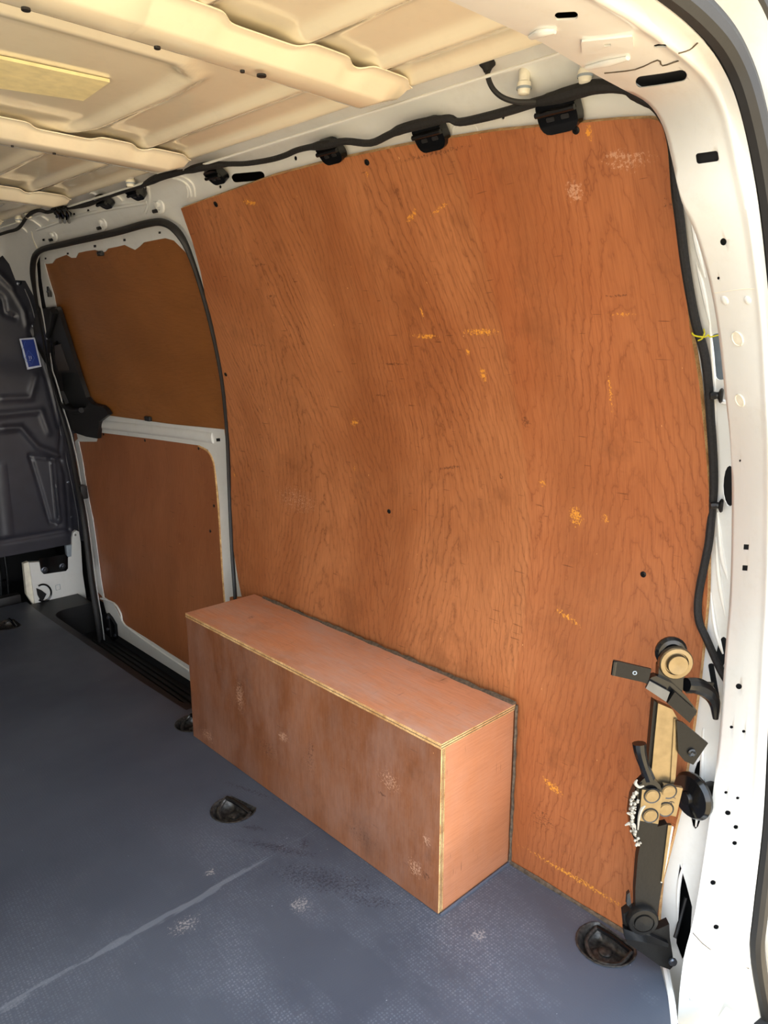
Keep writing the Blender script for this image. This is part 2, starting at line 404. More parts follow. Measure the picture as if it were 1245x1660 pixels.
def wl(L, d=0.0): return [winv(x, y, d) for x, y in L]
# ================================================================ SETTING
# outside paving
g = MB().add([(-12, -14, -.55), (12, -14, -.55), (12, 12, -.55), (-12, 12, -.55)], [(0, 1, 2, 3)]).build('ground', M['ground'])
tag(g, kind='structure')
# floor ---------------------------------------------------------
def floorfn(x, y, d): return np.array((x, y, d))
def cup_outline(cx, cy, r, a, n=22, cut=.62):
    out = []
    for k in range(n):
        t = 2*math.pi*k/n; x, y = math.cos(t), math.sin(t); x = min(x, cut); out.append((cx+r*(x*math.cos(a)-y*math.sin(a)), cy+r*(x*math.sin(a)+y*math.cos(a))))
    return out
CUPS = [(-.288, .497, .047, math.radians(12)), (-.046, -.232, .047, math.radians(-5)), (-.278, 1.93, .05, 0), (-.165, .88, .045, 0)]
M['vinyl'] = vinyl()
fo = [(-1.6, -.42), (-.12, -.42), (-.098, -.372), (-.012, -.305), (.0, -.29), (.012, -.28), (.012, .955), (-.142, .955), (-.150, 1.2), (-.155, 2.0), (-.15, 2.13), (-1.6, 2.13)]
fl = sheet('floor', fo, floorfn, M['vinyl'], .012, holes=[cup_outline(*c) for c in CUPS]); tag(fl, kind='structure')
# roof ----------------------------------------------------------
def zr(x): return 1.288 + .012*(1-min(1, ((x+.8)/.55)**2))
RIBS = [  # polylines in x, y (near bay, middle bay, far bay) with height
    [(-.436, -.26), (-.438, .085)], [(-.322, -.26), (-.325, .085)],
    [(-.345, .13), (-.348, .62)],
    [(-.80, .175), (-.50, .175), (-.462, .21), (-.455, .28), (-.458, .52), (-.475, .575), (-.53, .60), (-.80, .60)],
    [(-.345, .76), (-.35, 1.22)], [(-.46, .76), (-.46, 1.22)], [(-.57, .76), (-.57, 1.22)],
    [(-.345, 1.38), (-.35, 2.0)], [(-.46, 1.38), (-.46, 2.0)], [(-.57, 1.38), (-.57, 2.0)],
    [(-.57, -.26), (-.57, .085)], [(-.70, -.26), (-.70, .085)], [(-.262, -.25), (-.262, 2.05)]]
RSEG = [(np.array(a), np.array(b)) for L in RIBS for a, b in zip(L[:-1], L[1:])]
def roofz(x, y):
    xm = x if x > -.8 else -1.6-x; p = np.array((xm, y)); dm = 1e9
    for a, b in RSEG:
        ab_ = b-a; t = max(0, min(1, (p-a)@ab_/(ab_@ab_))); dm = min(dm, np.hypot(*(p-a-ab_*t)))
    w = .016
    return zr(x) - .009*(math.exp(-(dm/w)**2*1.5))
xs = list(np.arange(-1.36, -.81, .04)) + list(np.arange(-.80, -.2351, .0055)) + [-.235]
ys = list(np.arange(-.36, .70, .012)) + list(np.arange(.70, 2.16, .03))
V, F = heightgrid(xs, ys, lambda x, y: (x, y, roofz(x, y)))
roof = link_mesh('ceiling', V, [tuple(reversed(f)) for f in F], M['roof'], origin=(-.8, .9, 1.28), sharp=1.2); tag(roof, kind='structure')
rs = ab(-1.75, .16, -.42, 2.3, 1.325, 1.34, mb=MB()).build('roof_skin', M['white'], roof)
# roof bows, pressed flanges riding over the roof ribs
def bow(y0, y1, x0=-1.34, x1=-.262):
    prof0 = [(y0-.010, 1.2755), (y0, 1.2755), (y0+.004, 1.2735), (y0+.012, 1.2605), (y0+.018, 1.2585), (y1-.022, 1.2585), (y1-.014, 1.2605), (y1-.005, 1.2725), (y1, 1.2745), (y1+.012, 1.2745)]
    xs = np.concatenate([np.arange(x0, -.62, .03), np.arange(-.62, x1, .004), [x1]]); V = []
    for x in xs:
        b = 0
        for c, w in ((-.31, .036), (-.405, .034), (-.60, .06), (-.73, .05)):
            b = max(b, 1/(1+math.exp(max(-50, min(50, (abs(x-c)-w)/.0035)))))
        e = max(0, min(1, (x1-x)/.03)); 
        for i, (y, z) in enumerate(prof0):
            if i in (0, 1): y -= .012*b; z += .004*b
            if i == 2: y -= .010*b; z += .002*b
            if 2 < i < 7: z += .010*(1-e)
            zz = z + (zr(x)-1.288)*.8
            V.append((x, y, zz))
    n = len(prof0); F = [(j*n+i, (j+1)*n+i, (j+1)*n+i+1, j*n+i+1) for j in range(len(xs)-1) for i in range(n-1)]
    # give it sheet thickness
    m = len(V); V2 = [(x, y, z+.0015) for x, y, z in V]; F2 = [tuple(reversed([i+m for i in f])) for f in F]
    side_f = [(i, i+1, i+1+m, i+m) for i in range(n-1)] + [(m-n+i+1, m-n+i, 2*m-n+i, 2*m-n+i+1) for i in range(n-1)]
    side_f += [(j*n, (j+1)*n, (j+1)*n+m, j*n+m) for j in range(len(xs)-1)] + [((j+1)*n+n-1, j*n+n-1, j*n+n-1+m, (j+1)*n+n-1+m) for j in range(len(xs)-1)]
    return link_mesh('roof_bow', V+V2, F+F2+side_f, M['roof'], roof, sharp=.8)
bows = [bow(.022, .10), bow(.582, .665), bow(1.13, 1.19), bow(1.60, 1.66)]
for (px, py, rx, ry) in ((255, 79, 5, 2), (393, 117, 4, 2), (424, 124, 8, 3), (42, 17, 6, 2.2), (88, 250, 4, 1.5), (20, 238, 3, 1.2)):
    c = onZ(px, py, 1.2575)
    k = MB().lathe(c+np.array((0, 0, .002)), (0, 0, -1), [(0, 0), (.0042*rx/6, 0), (.0042*rx/6, .0022), (.0036*rx/6, .0026), (0, .0024)], 14).build('bow_hole_plug', M['graydark'], roof)
# adhesive foam pad on the roof
pp = [onZ(*q, 1.2925)[:2] for q in [(-60, 86), (178, 133), (135, 163), (-90, 133)]]
sheet('foam_pad', pp, lambda x, y, d: np.array((x, y, zr(x)-.001-d)), M['pad'], .004, d0=.004, parent=roof)
# front cross member, over the bulkhead
V = []; 
mb = ab(-1.40, -.16, 2.03, 2.16, 1.195, 1.30, .01); fh = mb.build('trim_1', M['white'], origin=(-.8, 2.1, 1.2)); tag(fh, kind='structure')
# right side skin -----------------------------------------------
sealpx = [(161, 1040), (156, 1000), (147, 945), (134, 840), (121, 770), (110, 715), (96, 668), (78, 605), (67, 545), (60, 505), (54, 470), (51, 435), (60, 409), (100, 397), (180, 379), (235, 364), (262, 362), (284, 376), (303, 408), (326, 476), (345, 550), (358, 620), (366, 700), (370, 800), (374, 890), (379, 965)]
seal_uv = [winv(*q, .006) for q in sealpx]
seal_uv = [(seal_uv[0][0]+.01, -.12)] + seal_uv + [(seal_uv[-1][0]-.012, .15), (seal_uv[-1][0]-.014, -.12)]
cu_, cv_ = 1.45, .55
def grow(L, k):
    out = []
    for (u, v) in L:
        du, dv = u-cu_, v-cv_; l = math.hypot(du, dv); out.append((u+du/l*k, v+dv/l*k))
    return out
op = grow(seal_uv[1:-1], .004); op = op + [(op[-1][0], -.16)]
SKO_ = .014
so_ = [(-.425, -.16)] + list(reversed(op)) + [(u+.014, v) for u, v in seal_uv[1:11]] + [winv(41, 455, -SKO_), winv(25, 454, -SKO_), winv(15, 428, -SKO_), winv(4, 414, -SKO_), (2.14, 1.19), (2.15, 1.335), (-.33, 1.335), (-.36, 1.27), (-.40, 1.25), (-.425, 1.2)]
SKO = .014
def sk(L): return [winv(x, y, -SKO) for x, y in L]
skin_holes = [sk(rrect(1169, 578, 24, 76, -6, .3)), sk(ell(1183, 788, 11, 33, 0)), sk(ell(1170, 1058, 9, 26, 8)),
              sk(ell(1131, 1288, 11, 56, 4)), sk([(1102, 1400), (1112, 1432), (1122, 1470), (1118, 1530), (1106, 1556), (1096, 1530), (1097, 1480), (1098, 1430)]),
              sk(rrect(402, 287, 54, 15, -5, .5)), sk(rrect(758, 222, 11, 5, -6, .1)), sk(rrect(1157, 1105, 10, 60, -10, .4)),
              sk(ell(479, 257, 2.5, 4)), sk(ell(815, 190, 3, 4)), sk(ell(357, 303, 2, 3)),
              sk(rrect(237, 305, 3, 6)), sk(ell(120, 348, 2, 3)), sk(ell(143, 342, 2, 3)), sk(ell(71, 389, 3, 2)), sk(ell(290, 366, 3, 4))]
cuw = [-.38, -.33]
wr = sheet('wall_right', so_, side(SKO), M['white'], .0015, holes=skin_holes, cv=CV, sharp=1.0, origin=(0, .9, 0)); tag(wr, kind='structure')
# outer skin behind everything, coloured dark to paint shade inside the holes
ow = sheet('outer_skin', [(-.47, -.3), (2.2, -.3), (2.2, 1.335), (-.47, 1.335)], side(.105), M['dark'], .003, cv=CV, parent=wr)
sheet('inner_panel', [(-.40, .86), (-.25, .86), (-.25, 1.12), (-.40, 1.12)], side(.06), M['greysteel'], .003, cv=CV, parent=wr)
# pressed ribs and welded gussets in the channel beside the pillar
def skin_rib(pts, r, d=-SKO):
    P = [WP(x, y, d) for x, y in pts]; MB().tube(P, [r*.3, r, r, r*.3], 8, sub=4).build('pressed_rib', M['white'], wr)
for L, r in (([(1162, 640), (1170, 650), (1185, 655)], .004), ([(1163, 830), (1170, 900), (1180, 940)], .004), ([(1160, 870), (1166, 940), (1176, 1000)], .004),
             ([(1152, 960), (1160, 1020), (1172, 1060)], .004), ([(1128, 420), (1140, 470), (1152, 530)], .003), ([(1118, 340), (1130, 400), (1143, 450)], .003),
             ([(1150, 520), (1156, 600), (1160, 690)], .003), ([(1140, 1180), (1138, 1260), (1128, 1340)], .004), ([(1108, 1400), (1100, 1440), (1098, 1500)], .003)):
    skin_rib(L, r)
# seam flange of the roof edge and the rail pressings
MB().tube([(-.245, y, 1.270) for y in np.linspace(-.24, 2.05, 30)], .0022, 8).build('roof_seam', M['white'], wr)
for px, py, rw, rh in ((187, 320, .020, .012), (70, 354, .018, .010), (37, 372, .018, .010), (158, 318, .012, .016), (57, 361, .012, .016)):
    c = winv(px, py, -SKO)
    sheet('rail_pressing', rrect(c[0], c[1], rw*2, rh*2, 0, .4), side(SKO), M['white'], .004, d0=.004, parent=wr)
for px, py in ((258, 331), (166, 360), (87, 380)):
    c = WP(px, py, -SKO)
    MB().lathe(c, (-1, 0, -.3), [(.020, -.001), (.019, .003), (.012, .004), (.011, .001), (.006, .001), (.006, .008), (0, .009)], 18).build('door_rail_nut', M['white'], wr)
    MB().lathe(c+np.array((0, .012, -.012)), (-1, 0, -.3), [(.004, -.001), (.004, .010), (0, .010)], 8).build('clip_pin', M['black'], wr)
# curved gusset pressings above the sliding door's rear corner
for L in ([(280, 289), (295, 293), (306, 303), (310, 318)], [(288, 284), (302, 289), (313, 300), (316, 318)], [(302, 300), (305, 310), (304, 319)]):
    MB().tube([WP(x, y, -SKO+.001) for x, y in L], .0026, 8, sub=4).build('gusset_bead', M['white'], wr)
MB().tube([WP(x, y, -SKO) for x, y in [(52, 375), (55, 390), (61, 403)]], .003, 6, sub=3).build('gusset_bead', M['plug'], wr)
MB().tube([WP(x, y, -SKO) for x, y in [(240, 302), (242, 325), (236, 345)]], .004, 6, sub=3).build('gusset_bead', M['white'], wr)
MB().tube([WP(x, y, -SKO) for x, y in [(60, 372), (120, 352), (180, 338), (240, 328)]], .005, 8, sub=4).build('rail_swage', M['white'], wr)
MB().tube([WP(x, y, -SKO-.002) for x, y in [(735, 222), (737, 205), (755, 197), (772, 205), (776, 217)]], .003, 8, sub=4).build('pressed_ring', M['white'], wr)
# left wall (out of sight, closes the van): mirror of the profile with its own ply lining
def lside(off):
    f = side(off)
    def g(u, v, d): p = f(u, v, d); return np.array((-1.6-p[0], p[1], p[2]))
    return g
lo = [(-.33, -.16), (2.15, -.16), (2.15, 1.335), (-.33, 1.335)]
lw = sheet('wall_left', lo, lside(.014), M['white'], .002, cv=CV); tag(lw, kind='structure')
# rear frame: header and D-pillar as one folded ring -------------
ST = [((-1.30, -.295, 1.217), (-1.36, -.415, 1.207))]
for e1, y1, e2, y2 in [((880, 70), -.300, (1060, 0), -.415), ((960, 118), -.297, (1110, 38), -.416), ((1010, 145), -.300, (1150, 78), -.418),
        ((1050, 168), -.310, (1175, 117), -.420), ((1075, 205), -.325, (1193, 160), -.424), ((1090, 260), -.338, (1208, 215), -.426), ((1105, 325), -.348, (1222, 285), -.428),
        ((1129, 382), -.356, (1232, 350), -.43), ((1151, 460), -.36, (1242, 440), -.43), ((1165, 540), -.36, (1250, 530), -.43), ((1176, 640), -.36, (1254, 640), -.43),
        ((1185, 725), -.36, (1256, 720), -.43), ((1187, 830), -.36, (1256, 830), -.43), ((1184, 960), -.36, (1254, 960), -.43), ((1176, 1060), -.36, (1250, 1060), -.43),
        ((1166, 1200), -.36, (1244, 1200), -.43), ((1149, 1340), -.36, (1236, 1340), -.43), ((1127, 1480), -.36, (1220, 1480), -.43), ((1108, 1560), -.36, (1216, 1550), -.43),
        ((1098, 1660), -.36, (1236, 1660), -.43), ((1092, 1800), -.36, (1262, 1800), -.43)]:
    ST.append((tuple(onY(*e1, y1)), tuple(onY(*e2, y2))))
ST[0] = ((-1.30, ST[1][0][1], ST[1][0][2]+.004), (-1.30, ST[1][1][1], ST[1][1][2]+.006))
S1 = np.array([s[0] for s in ST]); S2 = np.array([s[1] for s in ST]); NS = len(ST)
def cr_(P, u):
    i = int(max(0, min(NS-2, math.floor(u)))); t = u-i
    a = P[i-1] if i > 0 else 2*P[0]-P[1]; b, c = P[i], P[i+1]; d = P[i+2] if i+2 < NS else 2*P[-1]-P[-2]
    if i == 0: return b + (c-b)*t
    if i == 1: a = b - (c-b)
    return .5*(2*b + (c-a)*t + (2*a-5*b+4*c-d)*t*t + (3*b-a-3*c+d)*t**3)
def pillar(u, v, d=0.0):
    a, b = cr_(S1, u), cr_(S2, u); c = np.array((-.85, 0, .55)); mid = (a+b)/2
    o = mid-c; o[1] = 0; 
    wx = max(0, min(1, (u-1.5)/4)); o[0] *= wx; o[2] *= (1-.75*wx) if wx > 0 else 1
    o /= np.linalg.norm(o)
    nrm = -o*.75 + np.array((0, -.66, 0))*wx; nrm /= np.linalg.norm(nrm)
    if v >= 0:
        bulge = .004*math.sin(math.pi*min(1, max(0, v))) + .004*math.exp(-((v-.80)/.05)**2)
        return a + (b-a)*v + nrm*(d+bulge)
    k = -v; return a + o*(.07*k/.4) + np.array((0, .012*k/.4, 0)) + (nrm*d)
def pnormal(u, v):
    c = pillar(u, v); n = np.cross(pillar(u+.05, v)-c, pillar(u, v+.03)-c); n /= np.linalg.norm(n)
    return n if n @ (CAM-c) > 0 else -n
pinv = make_inv(pillar, list(np.linspace(1, NS-1.2, 60)), list(np.linspace(0, 1, 6)))
def pl(L): return [pinv(x, y) for x, y in L]
PH = [rrect(918, 26, 38, 13, -3, .5), rrect(985, 68.5, 11, 4, -5, .2), rrect(1070, 75, 21, 5.5, -3, .5), rrect(1072, 128, 84, 19, -9, .5), rrect(1147, 255, 37, 17, -8, .25),
      ell(1173, 392, 5.5, 6), ell(1165, 451, 2.4, 2.6), ell(1200, 747, 2, 2.2), rrect(1210, 887, 9, 9, 4, .1), rrect(1208, 921, 9, 9, 4, .1), ell(1198, 1113, 5.5, 4.6, 30),
      ell(1186, 1179, 3.2, 2.6, 30), ell(1206, 1186, 3.2, 2.6, 30), ell(1177, 1285, 3, 2.6, 30), ell(1196, 1294, 3, 2.6, 30), ell(1180, 1318, 5, 4, 30), ell(1193, 1341, 4.2, 3.6, 30),
      ell(1191, 1367, 4.2, 3.6, 30), ell(1156, 1431, 4.8, 4.2, 30), ell(1161, 1503, 4.8, 4.2, 30)]
cus = list(np.arange(1.25, NS-1, .25)); cvs = [-.3, -.15, -.05, 0, .06, .15, .3, .5, .7, .74, .77, .80, .83, .86, .93]
fr = sheet('trim_2', [(0, -.4), (NS-1, -.4), (NS-1, 1), (0, 1)], pillar, M['white'], .0015, holes=[pl(h) for h in PH], cu=[.5, 1.0]+cus, cv=cvs, sharp=1.1, origin=(0, -.4, 0)); tag(fr, kind='structure')
# dark sheet behind the holes, painting the shade of the hollow pillar
sheet('hollow_shade', [(0, .10), (NS-1, .10), (NS-1, .96), (0, .96)], pillar, M['dark'], .001, cu=[.5, 1.0]+cus, cv=[.2, .4, .6, .8], d0=-.010, parent=fr)
# plugs and weld embosses
for px, py, r in ((1196, 549, .0078), (1200, 649, .0072)):
    u, v = pinv(px, py); c = pillar(u, v, 0); n = pnormal(u, v)
    MB().lathe(c, n, [(r*1.15, -.001), (r*1.1, .0012), (r, .0014), (r*.9, .0008), (0, .0012)], 20).build('blanking_plug', M['plug'], fr)
for px, py, r in ((1175, 487, .006), (1212, 486, .005), (1126, 1534, .005), (1177, 1571, .005), (1161, 1600, .006), (1120, 1572, .005), (1123, 1618, .006)):
    u, v = pinv(px, py); c = pillar(u, v, 0); n = pnormal(u, v)
    MB().lathe(c, n, [(r, -.001), (r*.8, .0012), (r*.4, .0018), (0, .002)], 16).build('weld_emboss', M['white'], fr)
# pressed reinforcement fingers and square on the header
for L, r in (([(862, 58), (880, 50), (900, 48)], .009), ([(952, 108), (985, 100), (1018, 92)], .008)):
    MB().tube([pillar(*pinv(x, y), 0.001) for x, y in L], [r*.4, r*.65, r*.4], 10, flat=.6, sub=4).build('pressed_finger', M['white'], fr)
sq = pl(rrect(985, 70, 84, 22, -6, .1)); sheet('pressed_square', sq, pillar, M['white'], .002, holes=[pl(rrect(985, 68.5, 11, 4, -5, .2))], d0=.0022, parent=fr)
# thin seams
def pseam(L, r=.0007, mat='grime'): MB().tube([pillar(*pinv(x, y), .0003) for x, y in L], r, 6, sub=3).build('panel_seam', M[mat], fr)
pseam([(980, 118), (1030, 112), (1066, 97), (1074, 106), (1100, 98)]); pseam([(1100, 86), (1118, 80), (1131, 69)]); pseam([(1118, 1515), (1150, 1538), (1214, 1570)]); pseam([(1158, 475), (1200, 469), (1232, 468)], .0004, 'plug')
# dome pressing low on the pillar
u, v = pinv(1185, 1668); n = pnormal(u, v); c = pillar(u, v, 0)-n*.030
MB().lathe(c, n, [(.040, 0), (.038, .014), (.032, .026), (.022, .034), (.01, .037), (0, .038)], 28).build('pressed_dome', M['white'], fr)
# door seal, body flange and outer gutter
US = list(np.linspace(0, NS-1, 110))
def ring(name, mat, d_out, dy, r, flat=1.0, parent=None, n=10):
    pts = []
    for u in US:
        a, b = cr_(S1, u), cr_(S2, u); c = np.array((-.85, 0, .55)); o = (a+b)/2-c; o[1] = 0; wx = max(0, min(1, (u-1.5)/4)); o[0] *= wx; o[2] *= (1-.75*wx); o /= np.linalg.norm(o)
        pts.append(b + o*d_out + np.array((0, dy, 0)))
    return MB().tube(pts, r, n, flat=flat, up=(0, 1, 0)).build(name, mat, parent, None if parent else (0, -.44, 0))
ring('door_seal', M['rubber'], .011, -.006, .0115, parent=fr)
def strip(name, mat, a0, b0, parent, th=.0015):
    """ring strip between two (outward, dy) offsets"""
    V = []
    for u in US:
        a, b = cr_(S1, u), cr_(S2, u); c = np.array((-.85, 0, .55)); o = (a+b)/2-c; o[1] = 0; wx = max(0, min(1, (u-1.5)/4)); o[0] *= wx; o[2] *= (1-.75*wx); o /= np.linalg.norm(o)
        for (q, dy) in (a0, b0): V.append(b + o*q + np.array((0, dy, 0)))
    m = len(V); V2 = [v+np.array((0, th, 0)) for v in V]
    F = [(2*i, 2*i+1, 2*i+3, 2*i+2) for i in range(len(US)-1)]; F += [tuple(j+m for j in reversed(f)) for f in F]
    F += [(2*i, 2*i+2, 2*i+2+m, 2*i+m) for i in range(len(US)-1)] + [(2*i+3, 2*i+1, 2*i+1+m, 2*i+3+m) for i in range(len(US)-1)]
    return link_mesh(name, V+V2, F, mat, parent, sharp=.8)
strip('outer_gutter', M['white'], (.016, .000), (.036, .006), fr)
strip('gutter_wall', M['white'], (.036, .006), (.037, -.028), fr)
ring('outer_weatherstrip', M['rubber'], .043, -.026, .006, parent=fr)
strip('outer_body_edge', M['white'], (.046, -.024), (.075, -.020), fr)
strip('outer_body_edge', M['white'], (.075, -.020), (.105, .05), fr)
# ================================================================ BULKHEAD
YB = 2.125
def bpx(px, py): q = onY(px, py, YB); return (q[0], q[2])
BR = []  # (polyline xz, amp, width)
def addr(L, a, w): BR.append(([np.array(bpx(*q)) for q in L], a, w))
addr([(0, 752), (14, 867)], .007, .0045); addr([(-8, 790), (4, 869)], .007, .0045)
addr([(80, 745), (89, 838), (92, 846)], .007, .0035); addr([(85, 744), (93, 832), (95, 842), (90, 848)], .007, .0035)
addr([(46, 738), (62, 790), (78, 846), (93, 848)], -.008, .006); addr([(46, 738), (60, 741), (97, 745)], -.008, .006)
addr([(0, 876), (60, 866), (110, 858)], -.008, .007); addr([(98, 690), (94, 738), (104, 770), (110, 858)], -.007, .007)
addr([(0, 694), (30, 692), (58, 724), (92, 738)], .012, .010); addr([(0, 646), (46, 644), (56, 610)], .008, .010); addr([(-10, 672), (63, 665), (76, 700)], .008, .010)
addr([(0, 446), (20, 466), (40, 500), (46, 528)], .010, .010); addr([(-10, 476), (4, 484), (8, 508), (24, 514)], -.01, .007); addr([(24, 470), (44, 505), (48, 535), (60, 560), (80, 640), (92, 690)], -.008, .008)
def bh(x, z):
    h = 0; p = np.array((x, z))
    for L, a, w in BR:
        dm = 1e9
        for q, r_ in zip(L[:-1], L[1:]):
            e = r_-q; t = max(0, min(1, (p-q)@e/(e@e))); dm = min(dm, math.hypot(*(p-q-e*t)))
        h += a*math.exp(-(dm/w)**2)
    h += .018/(1+math.exp((z-.86+.25*(x+.1))/.02)) * (1/(1+math.exp((x-.035)/.008)))
    h -= .012/(1+math.exp(-(z-1.06)/.02)) * (1/(1+math.exp((x+.16)/.012)))
    return h
bx = sorted(set(list(np.arange(-1.6, -.42, .06)) + list(np.linspace(-.42, -.12, 30)) + list(np.linspace(-.12, .0, 26)) + list(np.linspace(.0, 1, 2))))
REd = [(1.30, 34, 420), (0, 0, 0)]
edge_px = [(26, 440), (34, 454), (41, 454), (50, 490), (60, 530), (72, 580), (84, 636), (98, 700), (108, 745), (118, 790), (127, 840), (128, 861)]
ez = np.array([bpx(*q) for q in edge_px]); o_ = np.argsort(ez[:, 1])
def bedge(z): return float(np.interp(z, ez[o_, 1], ez[o_, 0]))
zs = list(np.arange(.195, 1.26, .008)); ss = list(np.linspace(0, .70, 12)) + list(np.linspace(.705, .84, 16)) + list(np.linspace(.842, 1, 52))
V = []; uvs = []
for z in zs:
    xe = .105
    for s_ in ss:
        x = -1.62 + (xe+1.62)*s_; zz = z
        if z < .20: pass
        V.append((x, YB - bh(x, zz), zz + (-.012*(1-s_) if z < .21 else 0)))
n = len(ss); F = [(j*n+i, j*n+i+1, (j+1)*n+i+1, (j+1)*n+i) for j in range(len(zs)-1) for i in range(n-1)]
bk = link_mesh('wall_front', V, F, M['bulk'], origin=(-.8, YB, 0), sharp=1.3); tag(bk, kind='structure')
MB().tube([(bedge(z)-.001, YB-.002, z) for z in np.linspace(.20, 1.13, 30)], .0035, 8).build('edge_flange', M['bulk'], bk)
for px, py, r in ((55, 528, .006), (83, 640, .006), (102, 745, .007), (111, 782, .006), (115, 838, .006), (63, 876, .009), (31, 459, .007)):
    q = onY(px, py, YB-.002)
    MB().lathe(q, (0, -1, 0), [(r*1.3, -.001), (r*1.3, .002), (r*.9, .003), (r*.8, .005), (0, .006)], 16).build('rivet', M['steel'] if px != 63 else M['plug'], bk)
# seat mechanism under the bulkhead; unseen dark cab box added against light leaks
ab(-1.75, .16, 2.13, 2.6, 1.30, 1.33, 0).build('cab_block_top', M['dark'], bk); ab(.12, .15, 2.1, 2.6, -.3, 1.33, 0).build('cab_block_side', M['dark'], bk); ab(-1.75, -1.72, 2.1, 2.6, -.3, 1.33, 0).build('cab_block_side', M['dark'], bk)
ab(-1.75, .16, 2.56, 2.6, -.3, 1.33, 0).build('cab_block_front', M['dark'], bk)
cab = ab(-1.62, .12, 2.55, 2.56, -.2, .35, 0).build('cab_back', M['dark'], bk)
ab(-1.62, .12, 2.13, 2.55, -.05, -.04, 0).build('cab_floor', M['dark'], bk)
ab(-1.62, -.18, 2.20, 2.23, .05, .075, .004).build('seat_rail', M['glossblack'], bk)
for k in range(6):
    x = -.19 - .028*k
    MB().tube([(x, 2.19, .19), (x+.005*math.sin(k*2), 2.185, .10), (x-.004, 2.19, -.02)], .004+.002*(k % 3), 8, sub=3).build('cab_cable', M['glossblack'], bk)
MB().box((-.20, 2.17, .005), (.04, 0, 0), (0, .02, 0), (0, 0, .022), .008).build('cab_insulation', M['graydark'], bk)
# sticker
st = empty('sticker', bpx(46, 572)[0:1] + (YB-.02,) + bpx(46, 572)[1:2], label='small blue and white rectangular sticker on the charcoal bulkhead', cat='sticker')
def stk(L, dep, th, name, mat):
    P = [bpx(*q) for q in L]
    return sheet(name, P, lambda x, z, d: np.array((x, YB-.0205-d, z)), mat, th, d0=dep, parent=st)
stk([(28, 549), (53, 547), (64, 594), (41, 599)], .001, .004, 'backing', M['bluewhite'])
stk([(31, 551), (51, 550), (61, 592), (43, 595)], .0016, .0005, 'print_field', M['blue'])
def stl(L, name='printed_line', r=.0006, mat='sky_line'):
    MB().tube([onY(x, y, YB-.0222) for x, y in L], r, 5).build(name, M[mat], st)
stl([(46, 568), (41, 580), (51, 591), (56, 580), (46, 568)]); stl([(41, 553), (36, 568), (38, 580), (46, 589)])
for L in ([(47, 577), (48, 582)], [(50, 577), (51, 582)], [(47, 584), (50, 584)]): stl(L, 'printed_mark', .0009, 'bluewhite')
# white corner box under the bulkhead with its fittings
CY = 2.105
def cpx(x, y): q = onY(x, y, CY); return (q[0], q[2])
def cfn(x, z, d): return np.array((x, CY-d, z))
cb = empty('trim_3', onY(95, 985, CY), kind='structure')
sheet('corner_plate', [cpx(*q) for q in [(58, 985), (48, 912), (64, 911), (104, 905), (116, 902), (117, 872), (119, 863), (124, 860), (128, 862), (131, 880), (134, 930), (141, 976)]], cfn, M['white'], .02, parent=cb, holes=[[cpx(*q) for q in ell(122.5, 867, 1.8, 1.9, 0, 10)]])
sheet('side_return', [cpx(*q) for q in [(45, 965), (40, 915), (48, 912), (58, 985)]], lambda x, z, d: np.array((x, CY+.012-d, z)), M['plug'], .02, parent=cb)
MB().box(onY(112, 895, CY+.012), (.012, 0, 0), (0, .01, 0), (0, 0, .03), .003).build('side_return', M['greysteel'], cb)
sheet('mounting_bracket', [cpx(*q) for q in [(62, 905), (105, 898), (109, 902), (109, 921), (106, 925), (70, 930), (66, 926)]], cfn, M['glossblack'], .006, d0=.007, parent=cb)
for q in ((72, 924), (101, 918)):
    MB().lathe(onY(*q, CY-.006), (0, -1, 0), [(.012, 0), (.012, .003), (.008, .004), (.007, .010), (0, .011)], 18).build('bolt', M['steel'], cb)
pts = [onY(70+13*math.cos(t), 961+13.5*math.sin(t), CY-.006) for t in np.linspace(-2.2, 2.1, 14)]
MB().tube(pts, .0035, 8, sub=2).build('lashing_ring', M['glossblack'], cb)
sheet('lashing_ring_base', [cpx(*q) for q in [(58, 953), (66, 956), (74, 962), (70, 970), (66, 975), (60, 964)]], cfn, M['black'], .006, d0=.009, parent=cb)
MB().tube([onY(x, y, CY-.001) for x, y in [(90, 949), (97, 947), (98, 955), (91, 957), (90, 949)]], .0009, 5).build('stamped_square', M['greysteel'], cb)
# ================================================================ STEP WELL
sw = empty('entry_step', (-.06, 1.5, -.13), label='recessed black plastic entry step with long ribs beside the sliding door', cat='step')
mb = MB(); zt = -.004; zb = -.115
def arc(cx, cy, r, a0, a1, n=6): return [(cx+r*math.cos(math.radians(a0+(a1-a0)*k/n)), cy+r*math.sin(math.radians(a0+(a1-a0)*k/n))) for k in range(n+1)]
inner = [(.03, .962)] + arc(-.065, 1.022, .06, 270, 180) + arc(-.065, 1.90, .06, 180, 90) + [(.03, 1.96)]
sheet('rim', [(-.156, .925), (.03, .925)] + inner + [(.03, 2.10), (-.156, 2.10)], floorfn, M['step'], .004, parent=sw, d0=zt)
n = len(inner); V = [(x, y, zt) for x, y in inner] + [(x if x > 0 else x+.006, 1.455+(y-1.455)*.985, zb) for x, y in inner]
link_mesh('well_side', V, [(i, i+1, i+1+n, i+n) for i in range(n-1)], M['step'], sw)
sheet('tread', [(-.125, .955), (.04, .955), (.04, 1.96), (-.125, 1.96)], floorfn, M['step'], .004, parent=sw, d0=zb+.001)
for k in range(7):
    x = -.095 + .019*k
    MB().box((x, 1.47, zb+.003), (.0042, 0, 0), (0, .42-.012*(6-k), 0), (0, 0, .004), .002).build('tread_rib', M['step'], sw)
MB().box((-.045, 1.475, zb-.003), (.06, 0, 0), (0, .01, 0), (0, 0, .003)).build('drain_channel', M['step'], sw)
a, b = onY(60, 988, 2.085), onY(138, 971, 2.085)
sc_ = MB(); 
